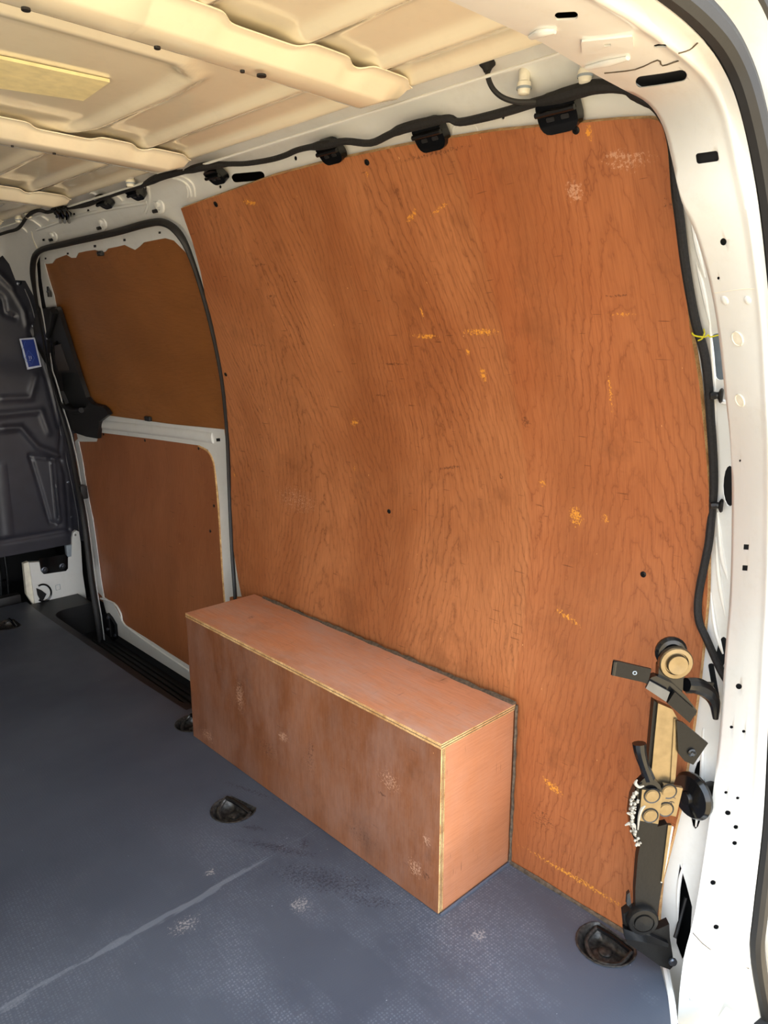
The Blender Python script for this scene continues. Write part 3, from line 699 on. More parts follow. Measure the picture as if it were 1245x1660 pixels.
for dz, dy in ((.000, 0), (.010, .006)):
    sc_.tube([a+np.array((0, dy, dz-.012)), b+np.array((0, dy, dz-.012))], .007, 8)
sc_.build('scuff_strip', M['black'], sw)
# ================================================================ SLIDING DOOR
DO = .040
def dfn(off=DO): return side(off)
def dl(L, d=-DO): return [winv(x, y, d) for x, y in L]
door = empty('door_1', (.05, 1.45, -.07), kind='structure')
dopen = grow(seal_uv[1:-1], .022); dopen = [(dopen[0][0], -.085)] + dopen + [(dopen[-1][0], -.085)]
up_open = [(72, 426), (75, 428), (85, 427), (90, 420), (100, 416), (108, 413), (116, 418), (123, 418), (127, 410), (140, 407), (154, 405), (166, 409), (171, 408), (175, 403), (190, 400), (202, 397), (210, 401), (219, 405), (226, 400), (233, 393), (252, 389), (268, 386), (282, 390), (300, 408), (320, 443), (336, 485), (346, 540), (358, 590), (367, 640), (372, 697), (280, 688), (178, 674), (160, 665), (140, 640), (120, 590), (104, 545), (92, 502), (88, 480), (80, 455)]
lo_open = [(121, 716), (156, 716), (161, 701), (250, 712), (322, 722), (337, 729), (346, 745), (351, 775), (357, 850), (361, 920), (366, 990), (372, 1060), (372, 1112), (304, 1078), (250, 1043), (199, 1011), (191, 992), (182, 977), (165, 966), (154, 955), (148, 920), (138, 850), (128, 770)]
df = sheet('door_frame', dopen, side(DO), M['white'], .002, holes=[dl(up_open), dl(lo_open)], cv=CV, sharp=1.0, parent=door)
M['woodup'] = wood('plywood_brown', (138, 84, 36), (96, 54, 20), (158, 100, 50), 3.1, .45, False, rough=.33, blot=.25, fine=.5, scuffs=[])
M['woodlow'] = wood('plywood_redbrown', (150, 90, 54), (108, 62, 36), (168, 106, 68), 5.3, .35, rough=.4, blot=.35, fine=.8)
def inset(off, outline, name, mat, g=.012, dd=.006):
    uv = dl(outline); cx = sum(p[0] for p in uv)/len(uv); cy = sum(p[1] for p in uv)/len(uv)
    P = [(u+(u-cx)/math.hypot(u-cx, v-cy)*g, v+(v-cy)/math.hypot(u-cx, v-cy)*g) for u, v in uv]
    return sheet(name, P, side(DO), mat, .006, d0=-.0035, cv=CV, edge=M['edge'], parent=door)
upp = [(66, 420), (70, 410), (150, 392), (255, 375), (285, 384), (300, 400), (325, 455), (350, 530), (366, 610), (376, 704), (280, 697), (165, 682), (140, 655), (110, 570), (85, 500)]
lop = [(115, 705), (160, 695), (335, 716), (352, 738), (360, 850), (375, 1120), (304, 1090), (195, 1020), (180, 985), (150, 965), (138, 880)]
tag(inset(DO, upp, 'upper_lining', M['woodup'], .004), label='brown plywood lining of the upper door')
tag(inset(DO, lop, 'lower_lining', M['woodlow'], .004), label='reddish plywood lining of the lower door')
# pale cut edge of the lower lining along its right side
MB().tube([WP(x, y, -DO+.001) for x, y in [(322, 723), (336, 731), (345, 746), (350, 776), (356, 850), (360, 920), (364, 976)]], .0028, 6, sub=4).build('lining_edge', M['edge'], door)
# waist beam, proud of the frame
MB().tube([WP(x, y, -DO+.001) for x, y in [(165, 688), (220, 694), (290, 702), (345, 710)]], .016, 12, flat=.35, sub=3, up=(-1, 0, 0)).build('waist_beam', M['white'], door)
for x, y, w, h in ((202, 389, 3.5, 4), (154, 399, 4, 4), (110, 411, 3, 3), (74, 419, 2.5, 3), (259, 377, 3.5, 3.5), (354, 713, 6, 5)):
    sheet('hole_shade', dl(rrect(x, y, w, h, -5, .1)), side(DO), M['dark'], .002, d0=.0006, parent=door)  # flat dark patches, the shade of small holes painted on the frame
for x, y, sx_, sz in ((163, 411, .012, .006), (80, 473, .007, .016), (240, 679, .016, .007)):
    c = WP(x, y, -DO+.004); k = MB().box(c, (.005, 0, 0), (0, sx_, 0), (0, 0, sz), .002).build('latch_striker', M['graydark'], door)
    for t in (-.5, .5):
        kk = MB().lathe(c+np.array((-.005, t*sx_, 0)), (-1, 0, 0), [(.003, 0), (.003, .002), (0, .0025)], 10).build('screw', M['steel'], k)
# handle console
hc = sheet('handle_console', dl([(58, 504), (70, 501), (92, 500), (95, 505), (101, 525), (115, 569), (130, 616), (140, 645), (150, 656), (165, 659), (171, 664), (176, 672), (160, 684), (158, 711), (140, 708), (125, 703), (108, 692), (88, 680), (74, 645), (62, 595), (56, 552), (54, 530)], -DO+.018), side(DO), M['graydark'], .014, d0=.018,
           holes=[dl([(94, 606), (119, 603), (125, 611), (133, 635), (141, 655), (139, 661), (116, 663), (106, 655), (97, 635)], -DO+.018), dl([(86, 556), (92, 552), (98, 556), (110, 592), (112, 600), (93, 601), (89, 580)], -DO+.018)], parent=door, cv=CV)
sheet('console_pocket', dl([(80, 545), (105, 545), (148, 664), (110, 670), (90, 620)], -DO+.004), side(DO), M['black'], .002, d0=.002, parent=door, cv=CV)
sheet('lever', dl([(88, 560), (98, 558), (111, 596), (111, 600), (94, 602), (90, 585)], -DO+.019), side(DO), M['lever'], .008, d0=.019, parent=door)
MB().tube([WP(x, y, -DO+.026) for x, y in [(78, 552), (80, 580), (84, 612), (91, 640), (102, 657), (118, 666), (132, 665)]], [.006, .007, .0075, .008, .009, .010], 12, sub=4).build('grab_bar', M['graydark'], door)
MB().tube([WP(x, y, -DO+.022) for x, y in [(88, 503), (84, 525), (78, 545)]], [.012, .01, .009], 10, sub=3).build('console_shoulder', M['black'], door)
MB().box(WP(133, 797, -.012), (.012, 0, 0), (0, .022, 0), (0, 0, .024), .004).build('door_buffer', M['graydark'], door)
sheet('roller_bracket', dl([(172, 996), (178, 993), (184, 1000), (191, 1012), (193, 1034), (188, 1038), (181, 1030), (174, 1024), (170, 1010)]), side(DO), M['glossblack'], .01, d0=.012, parent=door)
for x, y in ((176, 1001), (175, 1020), (187, 1030)):
    MB().lathe(WP(x, y, -DO+.012), (-1, 0, 0), [(.006, 0), (.006, .003), (.004, .005), (0, .006)], 12).build('bolt', M['steel'], door)
for x, y in ((168, 704), (235, 714), (322, 727), (347, 820), (341, 861), (153, 926)):
    MB().lathe(WP(x, y, -DO-.0035), (-1, 0, 0), [(.0045, 0), (.0045, .001), (.002, .0016), (0, .001)], 10).build('screw', M['black'], door)
MB().tube([WP(x, y, -DO+.0005) for x, y in [(163, 970), (185, 978), (196, 995), (203, 1014), (250, 1049), (306, 1087)]], .0035, 8, sub=3).build('sill_bead', M['white'], door)
# opening seal
P = [wallfn(u, v, .002) for u, v in seal_uv]
sl_ = MB().tube(P, [.011, .011, .011, .011, .0105, .009, .008, .004, .0035, .004, .006, .009, .010, .011, .011, .011, .010, .009] + [.006]*9, 10, sub=4, flat=.75, up=(0, 1, 0)).build('opening_seal', M['rubber'], wr)
sh = MB().tube([wallfn(u+.018, v, -.006) for u, v in seal_uv[1:11]], .004, 8, sub=3).build('pillar_flange', M['bulk'], wr)
# ================================================================ BIG WALL PANEL
scp = [(780, 538, .035, .005, 0, .42), (690, 545, .03, .004, 0, .48), (713, 338, .022, .0035, .3, .6), (668, 350, .016, .005, .5, .5), (575, 685, .014, .007, .3, .45), (405, 328, .022, .005, -.2, .42),
       (934, 837, .013, .018, .2, .46), (982, 840, .008, .010, 0, .65), (895, 1275, .022, .008, -.35, .45), (783, 607, .006, .010, 0, .3), (684, 506, .003, .010, 0, .35), (920, 1000, .03, .006, -.3, .55),
       (1010, 510, .02, .003, 0, .6), (758, 570, .004, .006, 0, .4), (880, 783, .008, .006, 0, .5), (990, 640, .004, .03, 0, .62), (955, 215, .004, .008, 0, .35), (595, 282, .003, .007, 0, .45), (380, 770, .004, .006, 0, .4), (575, 760, .003, .007, 0, .4)]
scl = []
for x, y, a, b, r, th in scp: u, v = winv(x, y); scl.append((u, v, a, b, -r, th))
# long rub line low down near the sill
u1, v1 = winv(868, 1385); u2, v2 = winv(1010, 1470)
scl.append(((u1+u2)/2, (v1+v2)/2, math.hypot(u1-u2, v1-v2)/2*1.3, .006, math.atan2(v2-v1, u2-u1), .55))
dkl = []
for x, y, a, b, r, th in [(730, 758, .03, .003, .2, .3), (640, 590, .04, .0025, 0, .45), (617, 641, .02, .002, 0, .35), (700, 250, .09, .003, 0, .55), (420, 430, .03, .003, 0, .5), (853, 685, .008, .012, 0, .42), (440, 480, .02, .004, 0, .5), (1090, 330, .015, .008, 0, .7), (812, 772, .005, .006, 0, .4), (420, 560, .03, .004, 0, .6), (880, 1330, .03, .03, 0, .75), (1000, 480, .02, .002, 0, .5)]:
    u, v = winv(x, y); dkl.append((u, v, a, b, -r, th))
pal = []  # pale marks; the widest one paints a reflected sheen
for x, y, a, b, r, th in [(931, 310, .012, .012, 0, .38), (1020, 262, .03, .01, 0, .6), (480, 810, .10, .04, 0, .8), (1000, 252, .02, .006, 0, .5)]:
    u, v = winv(x, y); pal.append((u, v, a, b, -r, th))
M['woodmain'] = wood('plywood_main', (158, 94, 54), (88, 46, 24), (184, 118, 74), 1.0, 1.0, u0=winv(700, 600)[0], joint=winv(845, 700)[0], scuffs=scl, pale=pal, dkm=dkl, rough=.36)
mp = [(293, 338), (440, 286), (540, 260), (650, 237), (800, 213), (900, 203), (1000, 194), (1050, 192), (1066, 195), (1075, 204), (1081, 225), (1088, 320), (1096, 372), (1105, 430), (1118, 530), (1133, 620), (1143, 720), (1149, 800), (1148, 880), (1147, 960), (1140, 1040), (1130, 1130), (1118, 1220), (1100, 1320), (1072, 1430), (1067, 1490), (1064, 1549)]
lf = [(372, 850), (369, 780), (364, 700), (353, 600), (340, 520), (325, 440), (312, 392), (300, 358)]
P = wl(mp); P[-1] = (-.296, .0005)
uvl = P + [(.96, .0005), (.962, .12), (.955, .28)] + wl([(392, 968), (382, 915)]) + wl(lf)
pn = sheet('wall_panel', uvl, side(0), M['woodmain'], .010, cv=CV, edge=M['edge'], origin=(0, .4, 0), sharp=1.0)
tag(pn, 'large reddish plywood wall lining with scratches and cathedral grain above the wheel arch box', 'panel')
for x, y in ((595, 263), (934, 211), (1043, 931), (631, 829), (350, 331), (366, 607)):
    c = WP(x, y, 0); u, v = winv(x, y); nn = wallfn(u, v, .01)-wallfn(u, v, 0); r = .0048 if x > 360 else .0055
    sc1 = MB().lathe(c, nn, [(r, -.0005), (r, .0012), (r*.8, .0018), (r*.35, .0018), (r*.3, .0006), (0, .0006)], 14).build('screw', M['satinblack'], pn)
MB().tube([wallfn(y, 0.001, .002) for y in np.linspace(-.29, .0, 14)], [.003, .005, .003, .006, .004], 6).build('floor_sealant', M['grime'], pn)
# ================================================================ WHEEL ARCH BOX
BX, BL, BH = -.1965, .8225, .324
box = empty('wheel_arch_box', (BX/2, BL/2, 0), label='long plywood box with pale cut edges covering the wheel arch against the wall', cat='box')
sbx = [( .26, .10, .018, .007, 0, .42), (.52, .17, .02, .012, 0, .5), (.08, .045, .014, .02, 0, .5)]
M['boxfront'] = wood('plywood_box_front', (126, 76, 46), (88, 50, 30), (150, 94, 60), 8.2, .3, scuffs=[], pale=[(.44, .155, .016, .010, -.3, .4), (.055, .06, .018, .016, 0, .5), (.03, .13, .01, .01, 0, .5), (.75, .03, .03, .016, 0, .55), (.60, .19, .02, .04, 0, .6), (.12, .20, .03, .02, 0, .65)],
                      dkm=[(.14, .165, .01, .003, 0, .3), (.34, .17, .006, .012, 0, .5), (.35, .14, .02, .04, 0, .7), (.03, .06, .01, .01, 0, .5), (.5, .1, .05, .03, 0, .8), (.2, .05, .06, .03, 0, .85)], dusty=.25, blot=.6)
M['boxtop'] = wood('plywood_box_top', (204, 138, 98), (156, 98, 68), (218, 152, 114), 2.7, .2, dusty=.8, rough=.5, blot=.5, pale=[(-.11, .16, .07, .13, .2, 1.1), (-.12, .35, .05, .12, 0, 1.3), (-.06, .03, .05, .05, 0, 1.2), (-.13, .6, .04, .08, 0, 1.4)], dkm=[(-.02, .25, .012, .25, 0, 1.3), (-.10, .69, .01, .006, 0, .4), (-.13, .5, .05, .004, .2, .8)])  # top board lightened, ceiling light from above put into its colour
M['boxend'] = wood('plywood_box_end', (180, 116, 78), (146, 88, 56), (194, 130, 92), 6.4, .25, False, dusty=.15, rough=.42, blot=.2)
def boardbox(name, x0, x1, y0, y1, z0, z1, fm_face, parent, uvax, bev=.0008):
    mb = ab(x0, x1, y0, y1, z0, z1, bev); V = np.array(mb.v); ext = [x1-x0, y1-y0, z1-z0]; thin = int(np.argmin(ext)); fm = []
    for f in mb.f:
        p = V[list(f)]; nrm = np.cross(p[1]-p[0], p[2]-p[0]); nrm /= np.linalg.norm(nrm)+1e-12
        fm.append(0 if abs(nrm[thin]) > .9 else 1)
    uv = [(v[uvax[0]], v[uvax[1]]) for v in V]
    return link_mesh(name, V, mb.f, [fm_face, M['edge']], parent, fmat=fm, uvs=uv, sharp=.5)
T = .0105
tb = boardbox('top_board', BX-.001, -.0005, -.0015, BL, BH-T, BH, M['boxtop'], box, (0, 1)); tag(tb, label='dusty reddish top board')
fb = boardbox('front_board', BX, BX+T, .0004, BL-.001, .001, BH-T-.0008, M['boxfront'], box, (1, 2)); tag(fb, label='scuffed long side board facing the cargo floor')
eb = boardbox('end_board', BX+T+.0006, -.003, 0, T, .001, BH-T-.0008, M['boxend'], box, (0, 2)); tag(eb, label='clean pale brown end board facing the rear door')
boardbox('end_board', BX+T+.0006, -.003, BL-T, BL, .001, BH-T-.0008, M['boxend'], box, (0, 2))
# plies along the visible cut edges
for dz in (.0028, .0072): ab(BX-.0016, -.004, -.0021, -.0014, BH-dz-.0006, BH-dz+.0004, 0).build('ply_line', M['grime'], box)
ab(BX-.0016, BX-.0009, 0, BL, BH-.0056, BH-.0049, 0).build('ply_line', M['grime'], box)
for dx in (.0035, .0068): ab(BX+dx, BX+dx+.0006, -.0004, .0006, .004, BH-T-.002, 0).build('ply_line', M['grime'], box)
gr = MB()
rr = random.Random(3)
gr.tube([(-.001+rr.uniform(-.0015, .001), y, BH+.0008) for y in np.linspace(0.0, BL-.04, 50)], [rr.uniform(.0025, .006) for _ in range(50)], 6).build('sealant_bead', M['grime'], box)
MB().tube([(-.0015, -.004+rr.uniform(-.001, .001), z) for z in np.linspace(.004, BH, 24)], [rr.uniform(.0022, .0036) for _ in range(24)], 6).build('sealant_bead', M['grime'], box)
MB().tube([(x, -.004, .001) for x in np.linspace(BX, -.004, 12)], .003, 6).build('paint_fillet', M['vinyl'], box)
# ================================================================ TIE-DOWNS
TL = ['black recessed lashing ring in the floor beside the long side of the plywood box', 'black recessed lashing cup in the floor below the folding arm', 'black recessed lashing ring in the far floor under the bulkhead', 'black lashing cup half hidden behind the far end of the plywood box']
def tiedown(i):
    cx, cy, r, a = CUPS[i]; e = empty('tie_down', (cx, cy, 0), label=TL[i], cat='lashing ring', group='floor lashing rings')
    rings = [(1.04, .0012), (1.0, .0022), (.95, .0008), (.90, -.006), (.82, -.015), (.70, -.020), (.45, -.021), (.32, -.017), (.22, -.0165), (.0, -.016)]
    n = 22; V = []; 
    for s_, z in rings:
        for (x, y) in cup_outline(cx, cy, r*max(s_, .001), a): V.append((x, y, z))
    F = [(j*n+k, j*n+(k+1) % n, (j+1)*n+(k+1) % n, (j+1)*n+k) for j in range(len(rings)-1) for k in range(n)]
    link_mesh('cup', V, [tuple(reversed(f)) for f in F], M['cup'], e, sharp=1.0)
    def L(x, y, z): return (cx+r*(x*math.cos(a)-y*math.sin(a)), cy+r*(x*math.sin(a)+y*math.cos(a)), z)
    if i != 1:
        MB().tube([L(.30, -.72, -.003), L(.30, .0, .0045), L(.30, .74, .006)], .0048, 10, sub=3).build('ring', M['glossblack'], e)
        MB().tube([L(.30, .74, .006), L(.1, .80, -.002), L(-.35, .62, -.010), L(-.62, .0, -.013), L(-.35, -.62, -.010), L(.1, -.78, -.006), L(.30, -.72, -.003)], .0042, 8, sub=4).build('ring_bow', M['cup'], e)
    else:
        MB().tube([L(.48, .72, -.004), L(.50, 0, -.002), L(.48, -.72, -.004)], .004, 8, sub=3).build('ring', M['glossblack'], e)
        MB().tube([L(.48, .72, -.004), L(-.2, .66, -.012), L(-.6, 0, -.014), L(-.2, -.66, -.012), L(.48, -.72, -.004)], .004, 8, sub=4).build('ring_bow', M['cup'], e)
    MB().lathe((cx, cy, -.018), (0, 0, 1), [(r*.24, 0), (r*.24, .004), (r*.18, .006), (0, .0065)], 16).build('centre_bolt', M['cup'], e)
for i in range(4): tiedown(i)
# ================================================================ HARNESS AND CLIPS
hp = [(-10, 383), (12, 376), (30, 370), (45, 350), (62, 341), (78, 344), (98, 337), (120, 336), (145, 330), (165, 322), (200, 310), (232, 300), (262, 286), (300, 278), (330, 270), (370, 266), (400, 265), (438, 259), (462, 252), (480, 244), (500, 239), (530, 234), (560, 229), (600, 232), (630, 219), (655, 208), (700, 197), (728, 192), (745, 198), (790, 189), (830, 178), (865, 167), (900, 158), (935, 148), (962, 141), (990, 140), (1015, 145), (1040, 156), (1062, 172), (1077, 192), (1086, 215), (1092, 250), (1095, 300), (1102, 360), (1110, 425), (1119, 480), (1129, 528), (1141, 570), (1148, 620), (1152, 680), (1156, 740), (1157, 790), (1153, 840), (1149, 880), (1141, 920), (1134, 955), (1131, 985), (1134, 1010), (1145, 1035), (1157, 1062), (1168, 1086), (1180, 1106)]
hd = []
for x, y in hp:
    d = .004
    if 1070 < x and y < 880: d = -.004
    if y >= 880 and x > 1100: d = .009
    if x > 1150 and y > 1050: d = .0 if y < 1080 else -.004
    hd.append(WP(x, y, d))
har = MB().tube(hd, [.0045]*20+[.0052]*8+[.0056]*8+[.0058]*24, 10, sub=4).build('wiring_harness', M['tape'], origin=(-.2, .8, 1.2)); tag(har, 'long black taped wiring harness running along the roof rail and down the rear pillar', 'cable')
# taped, thicker stretches over the brackets
for a, b, r in ((11, 13, .0075), (13, 15, .0075), (20, 22, .0068), (24, 27, .0072), (31, 36, .0085), (36, 38, .0075), (7, 9, .006)):
    MB().tube(hd[a:b+1], [r*.6, r, r*1.05, r*.9, r*.6], 8, sub=4).build('tape_wrap', M['tape'], har)
br = [(100, 347, .95, 'on the rail above the front corner of the sliding door'), (167, 328, 1, 'second from the front above the sliding door'), (218, 313, 1, 'above the rear half of the sliding door'), (348, 284, 1, 'beside the oval rail hole above the large panel'),
      (534, 245, 1.05, 'above the middle of the large panel'), (696, 217, 1.15, 'second from the rear header, above the large panel'), (904, 180, 1.2, 'nearest the rear header, largest of the row')]
for i, (x, y, s, w) in enumerate(br):
    u, v = winv(x, y, .004); c = wallfn(u, v, .004); e = empty('cable_bracket', c, label='black cable bracket '+w, cat='bracket', group='cable brackets on the roof rail')
    hw = .023*s; hh = .017*s
    f = side(0)
    sheet('bracket_body', rrect(u, v-.002, hw*2, hh*2, 0, .35), f, M['glossblack'], .014, d0=.008, cv=CV, parent=e)
    for t in (-.4, .35):
        sheet('bracket_slot', rrect(u+hw*t, v-.006, hw*.4, .005, 0, .3), f, M['graydark'], .002, d0=.0092, parent=e)
    MB().tube([f(u-hw, v+.002, .010), f(u+hw, v+.002, .010)], .0035, 8).build('bracket_rib', M['glossblack'], e)
# three-way cable comb near the front
e = empty('cable_comb', WP(103, 350, .004), label='black three-legged cable comb holding wires above the front door corner', cat='bracket')
for k in range(3):
    MB().tube([WP(84+9*k, 338, .016), WP(92+8*k, 342, .018), WP(97+7*k, 352, .016), WP(98+7*k, 360, -.008)], .0042, 8, sub=4).build('comb_leg', M['glossblack'], e)
MB().tube([WP(30, 331, .034), WP(60, 336, .026), WP(90, 340, .018)], .005, 8, sub=3).build('comb_arm', M['glossblack'], e)
# white plastic stand-offs
PL = [(849, 145, 'beside the dangling cable'), (948, 126, 'nearest the rear header'), (212, 295, 'above the sliding door'), (47, 346, 'front pair, right one'), (31, 353, 'front pair, left one')]
for x, y, w in PL:
    z1 = 0; k = .0075 if x > 500 else .0085
    b = WP(x, y+8, .006); z1 = b[2]+.026
    e = empty('plastic_plug', (b[0], b[1], z1), label='white plastic stand-off hanging from the roof edge, '+w, cat='plug', group='white stand-offs along the roof edge')
    MB().lathe((b[0], b[1], z1+.006), (0, 0, -1), [(0, 0), (k*.9, 0), (k*.9, z1-b[2]-.008), (k*1.1, z1-b[2]-.007), (k*1.15, z1-b[2]-.002), (k*.9, z1-b[2]+.006), (k*.5, z1-b[2]+.007), (0, z1-b[2]+.007)], 18).build('plug_body', M['plug'], e)
    MB().lathe((b[0], b[1], b[2]+.008), (0, 0, -1), [(k*1.16, 0), (k*1.2, .0015), (k*1.16, .003)], 18).build('plug_band', M['greysteel'], e)
# dangling cable from the roof
q0 = onZ(790, 108, 1.282); q1 = WP(868, 165, .008)
def rd(px, py, k): d = ray(px, py); t0 = (q0-CAM)@RM[2]; t1 = (q1-CAM)@RM[2]; return CAM + d*(t0+(t1-t0)*k)
dc = MB().tube([q0, rd(792, 128, .15), rd(800, 145, .35), rd(815, 158, .6), rd(838, 165, .8), q1], .0033, 8, sub=5).build('dangling_cable', M['rubber'], origin=q0); tag(dc, 'short thin black cable looping from a roof hole down to the harness', 'cable')
MB().lathe(q0+np.array((0, 0, .006)), (0, 0, -1), [(.010, 0), (.010, .004), (.006, .008), (.004, .012)], 14).build('grommet', M['tape'], dc)
# push studs on the pillar harness
for i, (x, y, w) in enumerate(((1160, 641, 'upper of the two, below the yellow tie'), (1161, 819, 'lower of the two, beside the oval pillar hole'))):
    c = WP(x, y, .0); e = empty('push_stud', c, label='round black cable stud, '+w, cat='clip', group='round cable studs by the pillar')
    MB().lathe(c, (.35, -.93, 0), [(0, -.003), (.0045, -.003), (.0045, .003), (.009, .005), (.010, .007), (.008, .009), (0, .009)], 18).build('stud_head', M['black'], e)
    MB().tube([c, WP(x-9, y+1, .004)], .005, 8).build('stud_neck', M['black'], e)
# yellow tie
yt = [WP(1122, 540, .006), WP(1126, 544, .010), WP(1136, 546, .013), WP(1144, 546, .010), WP(1148, 543, .006), WP(1151, 546, .008), WP(1158, 545, .007), WP(1168, 542, .004)]
y_ = MB().tube(yt, .0010, 6, sub=6).build('wire_tie', M['yellow'], origin=yt[0]); MB().tube([WP(1141, 534, -.006), WP(1142, 541, .006), WP(1138, 549, .010), WP(1132, 552, .008)], .0010, 6, sub=5).build('wire_end', M['yellow'], y_); tag(y_, 'thin yellow wire tie twisted round the harness beside the pillar', 'tie')
# ================================================================ FOLDING ARM ASSEMBLY
Q0 = np.array((-.040, -.320, .30)); TT = np.array((.72, -.69, 0)); TT /= np.linalg.norm(TT); NN = np.array((-TT[1]*-1, -TT[0], 0.0)); NN = np.array((TT[1], -TT[0], 0.0))
def ap(px, py, d=0.0):
    o = Q0 + NN*d; r_ = ray(px, py); t = ((o-CAM)@NN)/(r_@NN); return CAM + r_*t
def auv(px, py, d=0.0): p = ap(px, py, d)-Q0; return (p@TT, p[2])
def afn(u, z, d): return Q0*np.array((1, 1, 0)) + TT*u + np.array((0, 0, z+.30)) + NN*d
def aplate(name, L, d, th, mat, parent, holes=()):
    return sheet(name, [auv(*q, d) for q in L], afn, mat, th, d0=d, parent=parent, holes=[[auv(*q, d) for q in h] for h in holes], sharp=.4)
arm = empty('folding_arm', ap(1055, 1540), label='black folding metal arm with painted-in gold reflections bolted upright at the rear edge of the large panel', cat='arm')
def adisc(name, px, py, d, prof, mat, n=22, parent=None): return MB().lathe(ap(px, py, d), NN, prof, n).build(name, M[mat], parent or arm)
# top eye and bushes
adisc('rear_washer', 1088, 1057, -.002, [(0, -.004), (.022, -.004), (.0225, 0), (.019, .004), (.014, .005), (.013, .002), (0, .002)], 'glossblack')
aplate('arm_link', [(1068, 1080), (1067, 1100), (1070, 1126), (1100, 1138), (1107, 1118), (1108, 1100), (1116, 1088), (1100, 1070), (1078, 1066)], .008, .012, M['glossblack'], arm)
adisc('eye', 1095, 1074, .008, [(0, -.004), (.0235, -.004), (.0235, .003), (.022, .005), (.0165, .0055), (.0155, .002), (0, .002)], 'warm_reflect'); eye = bpy.data.objects['eye']
adisc('eye_pin', 1097, 1076, .010, [(0, 0), (.0145, 0), (.0145, .005), (.0135, .0065), (.010, .0062), (0, .0055)], 'warm_reflect', parent=eye)
# upper bar
aplate('upper_bar', [(1067, 1140), (1090, 1150), (1101, 1170), (1100, 1200), (1095, 1262), (1084, 1300), (1055, 1290), (1056, 1255), (1062, 1190)], .004, .012, M['warm_reflect'], arm)
aplate('upper_bar_edge', [(1060, 1136), (1067, 1140), (1062, 1190), (1056, 1255), (1055, 1290), (1050, 1270), (1052, 1220)], .000, .012, M['satinblack'], arm)
aplate('bar_rib', [(1093, 1165), (1097, 1165), (1092, 1262), (1087, 1270)], .006, .004, M['warm_reflect'], arm)
# latch blades
aplate('latch_blade', [(995, 1071), (1001, 1072), (1056, 1085), (1050, 1109), (1042, 1106), (993, 1095)], .022, .004, M['satinblack'], arm)
MB().tube([ap(997, 1072, .021), ap(994, 1094, .021)], .0032, 8).build('blade_curl', M['glossblack'], arm)
MB().tube([ap(1029+3*math.cos(t), 1091+2.6*math.sin(t), .0226) for t in np.linspace(0, 6.28, 12)], .0006, 5).build('stamped_ring', M['greysteel'], arm)
aplate('latch_block', [(1056, 1098), (1064, 1096), (1090, 1108), (1112, 1128), (1130, 1152), (1128, 1160), (1100, 1150), (1050, 1112), (1047, 1108)], .016, .012, M['glossblack'], arm)
aplate('latch_face', [(1053, 1104), (1086, 1122), (1080, 1138), (1047, 1116)], .024, .004, M['steel'], arm)
aplate('latch_face', [(1094, 1122), (1130, 1154), (1118, 1172), (1082, 1140)], .026, .006, M['satinblack'], arm)
aplate('hook_plate', [(1097, 1168), (1108, 1172), (1148, 1205), (1124, 1240), (1110, 1234), (1100, 1222)], .010, .004, M['satinblack'], arm); hook = bpy.data.objects['hook_plate']
adisc('hook_rivet', 1121, 1219, .010, [(0, 0), (.006, 0), (.006, .003), (.004, .004), (0, .002)], 'glossblack', 14, hook)
MB().tube([ap(1112, 1110, .004), ap(1130, 1112, -.002), ap(1148, 1122, -.006), ap(1158, 1140, -.008), ap(1160, 1165, -.008)], [.010, .012, .011, .008, .004], 10, sub=4).build('rear_hook', M['glossblack'], arm)
aplate('rear_hook_plate', [(1112, 1105), (1158, 1107), (1152, 1125), (1112, 1124)], -.002, .003, M['satinblack'], arm)
# lower-left lever
MB().tube([ap(1036, 1205, .008), ap(1038, 1220, .010), ap(1044, 1240, .010), ap(1052, 1262, .010)], [.010, .009, .0075, .009], 10, sub=4).build('lever', M['glossblack'], arm)
aplate('lever_shoulder', [(1044, 1262), (1054, 1258), (1070, 1272), (1074, 1284), (1060, 1286), (1040, 1278), (1034, 1272)], .016, .012, M['glossblack'], arm)
# pivot plates with their pins
aplate('pivot_plate', [(1041, 1280), (1072, 1284), (1074, 1290), (1067, 1336), (1036, 1330)], .020, .006, M['warm_reflect'], arm)
aplate('pivot_plate', [(1076, 1272), (1107, 1278), (1096, 1324), (1070, 1318)], .014, .006, M['warm_reflect'], arm)
pv = [bpy.data.objects['pivot_plate'], bpy.data.objects['pivot_plate.001']]
for x, y, d in ((1057, 1290, .020), (1054, 1322, .020), (1084, 1283, .014), (1079, 1312, .014)):
    adisc('pivot_pin', x, y, d, [(.0098, -.001), (.0098, .0008), (.0085, .0008), (.0085, .0018), (0, .0024)], 'warm_reflect', 18, pv[0 if d > .017 else 1])
    adisc('pin_groove', x, y, d, [(.0098, .0002), (.0118, .0010), (.0122, .0002)], 'black', 18, pv[0 if d > .017 else 1])
adisc('small_pin', 1075, 1291, .014, [(.004, 0), (.004, .001), (0, .0012)], 'warm_reflect', 12)
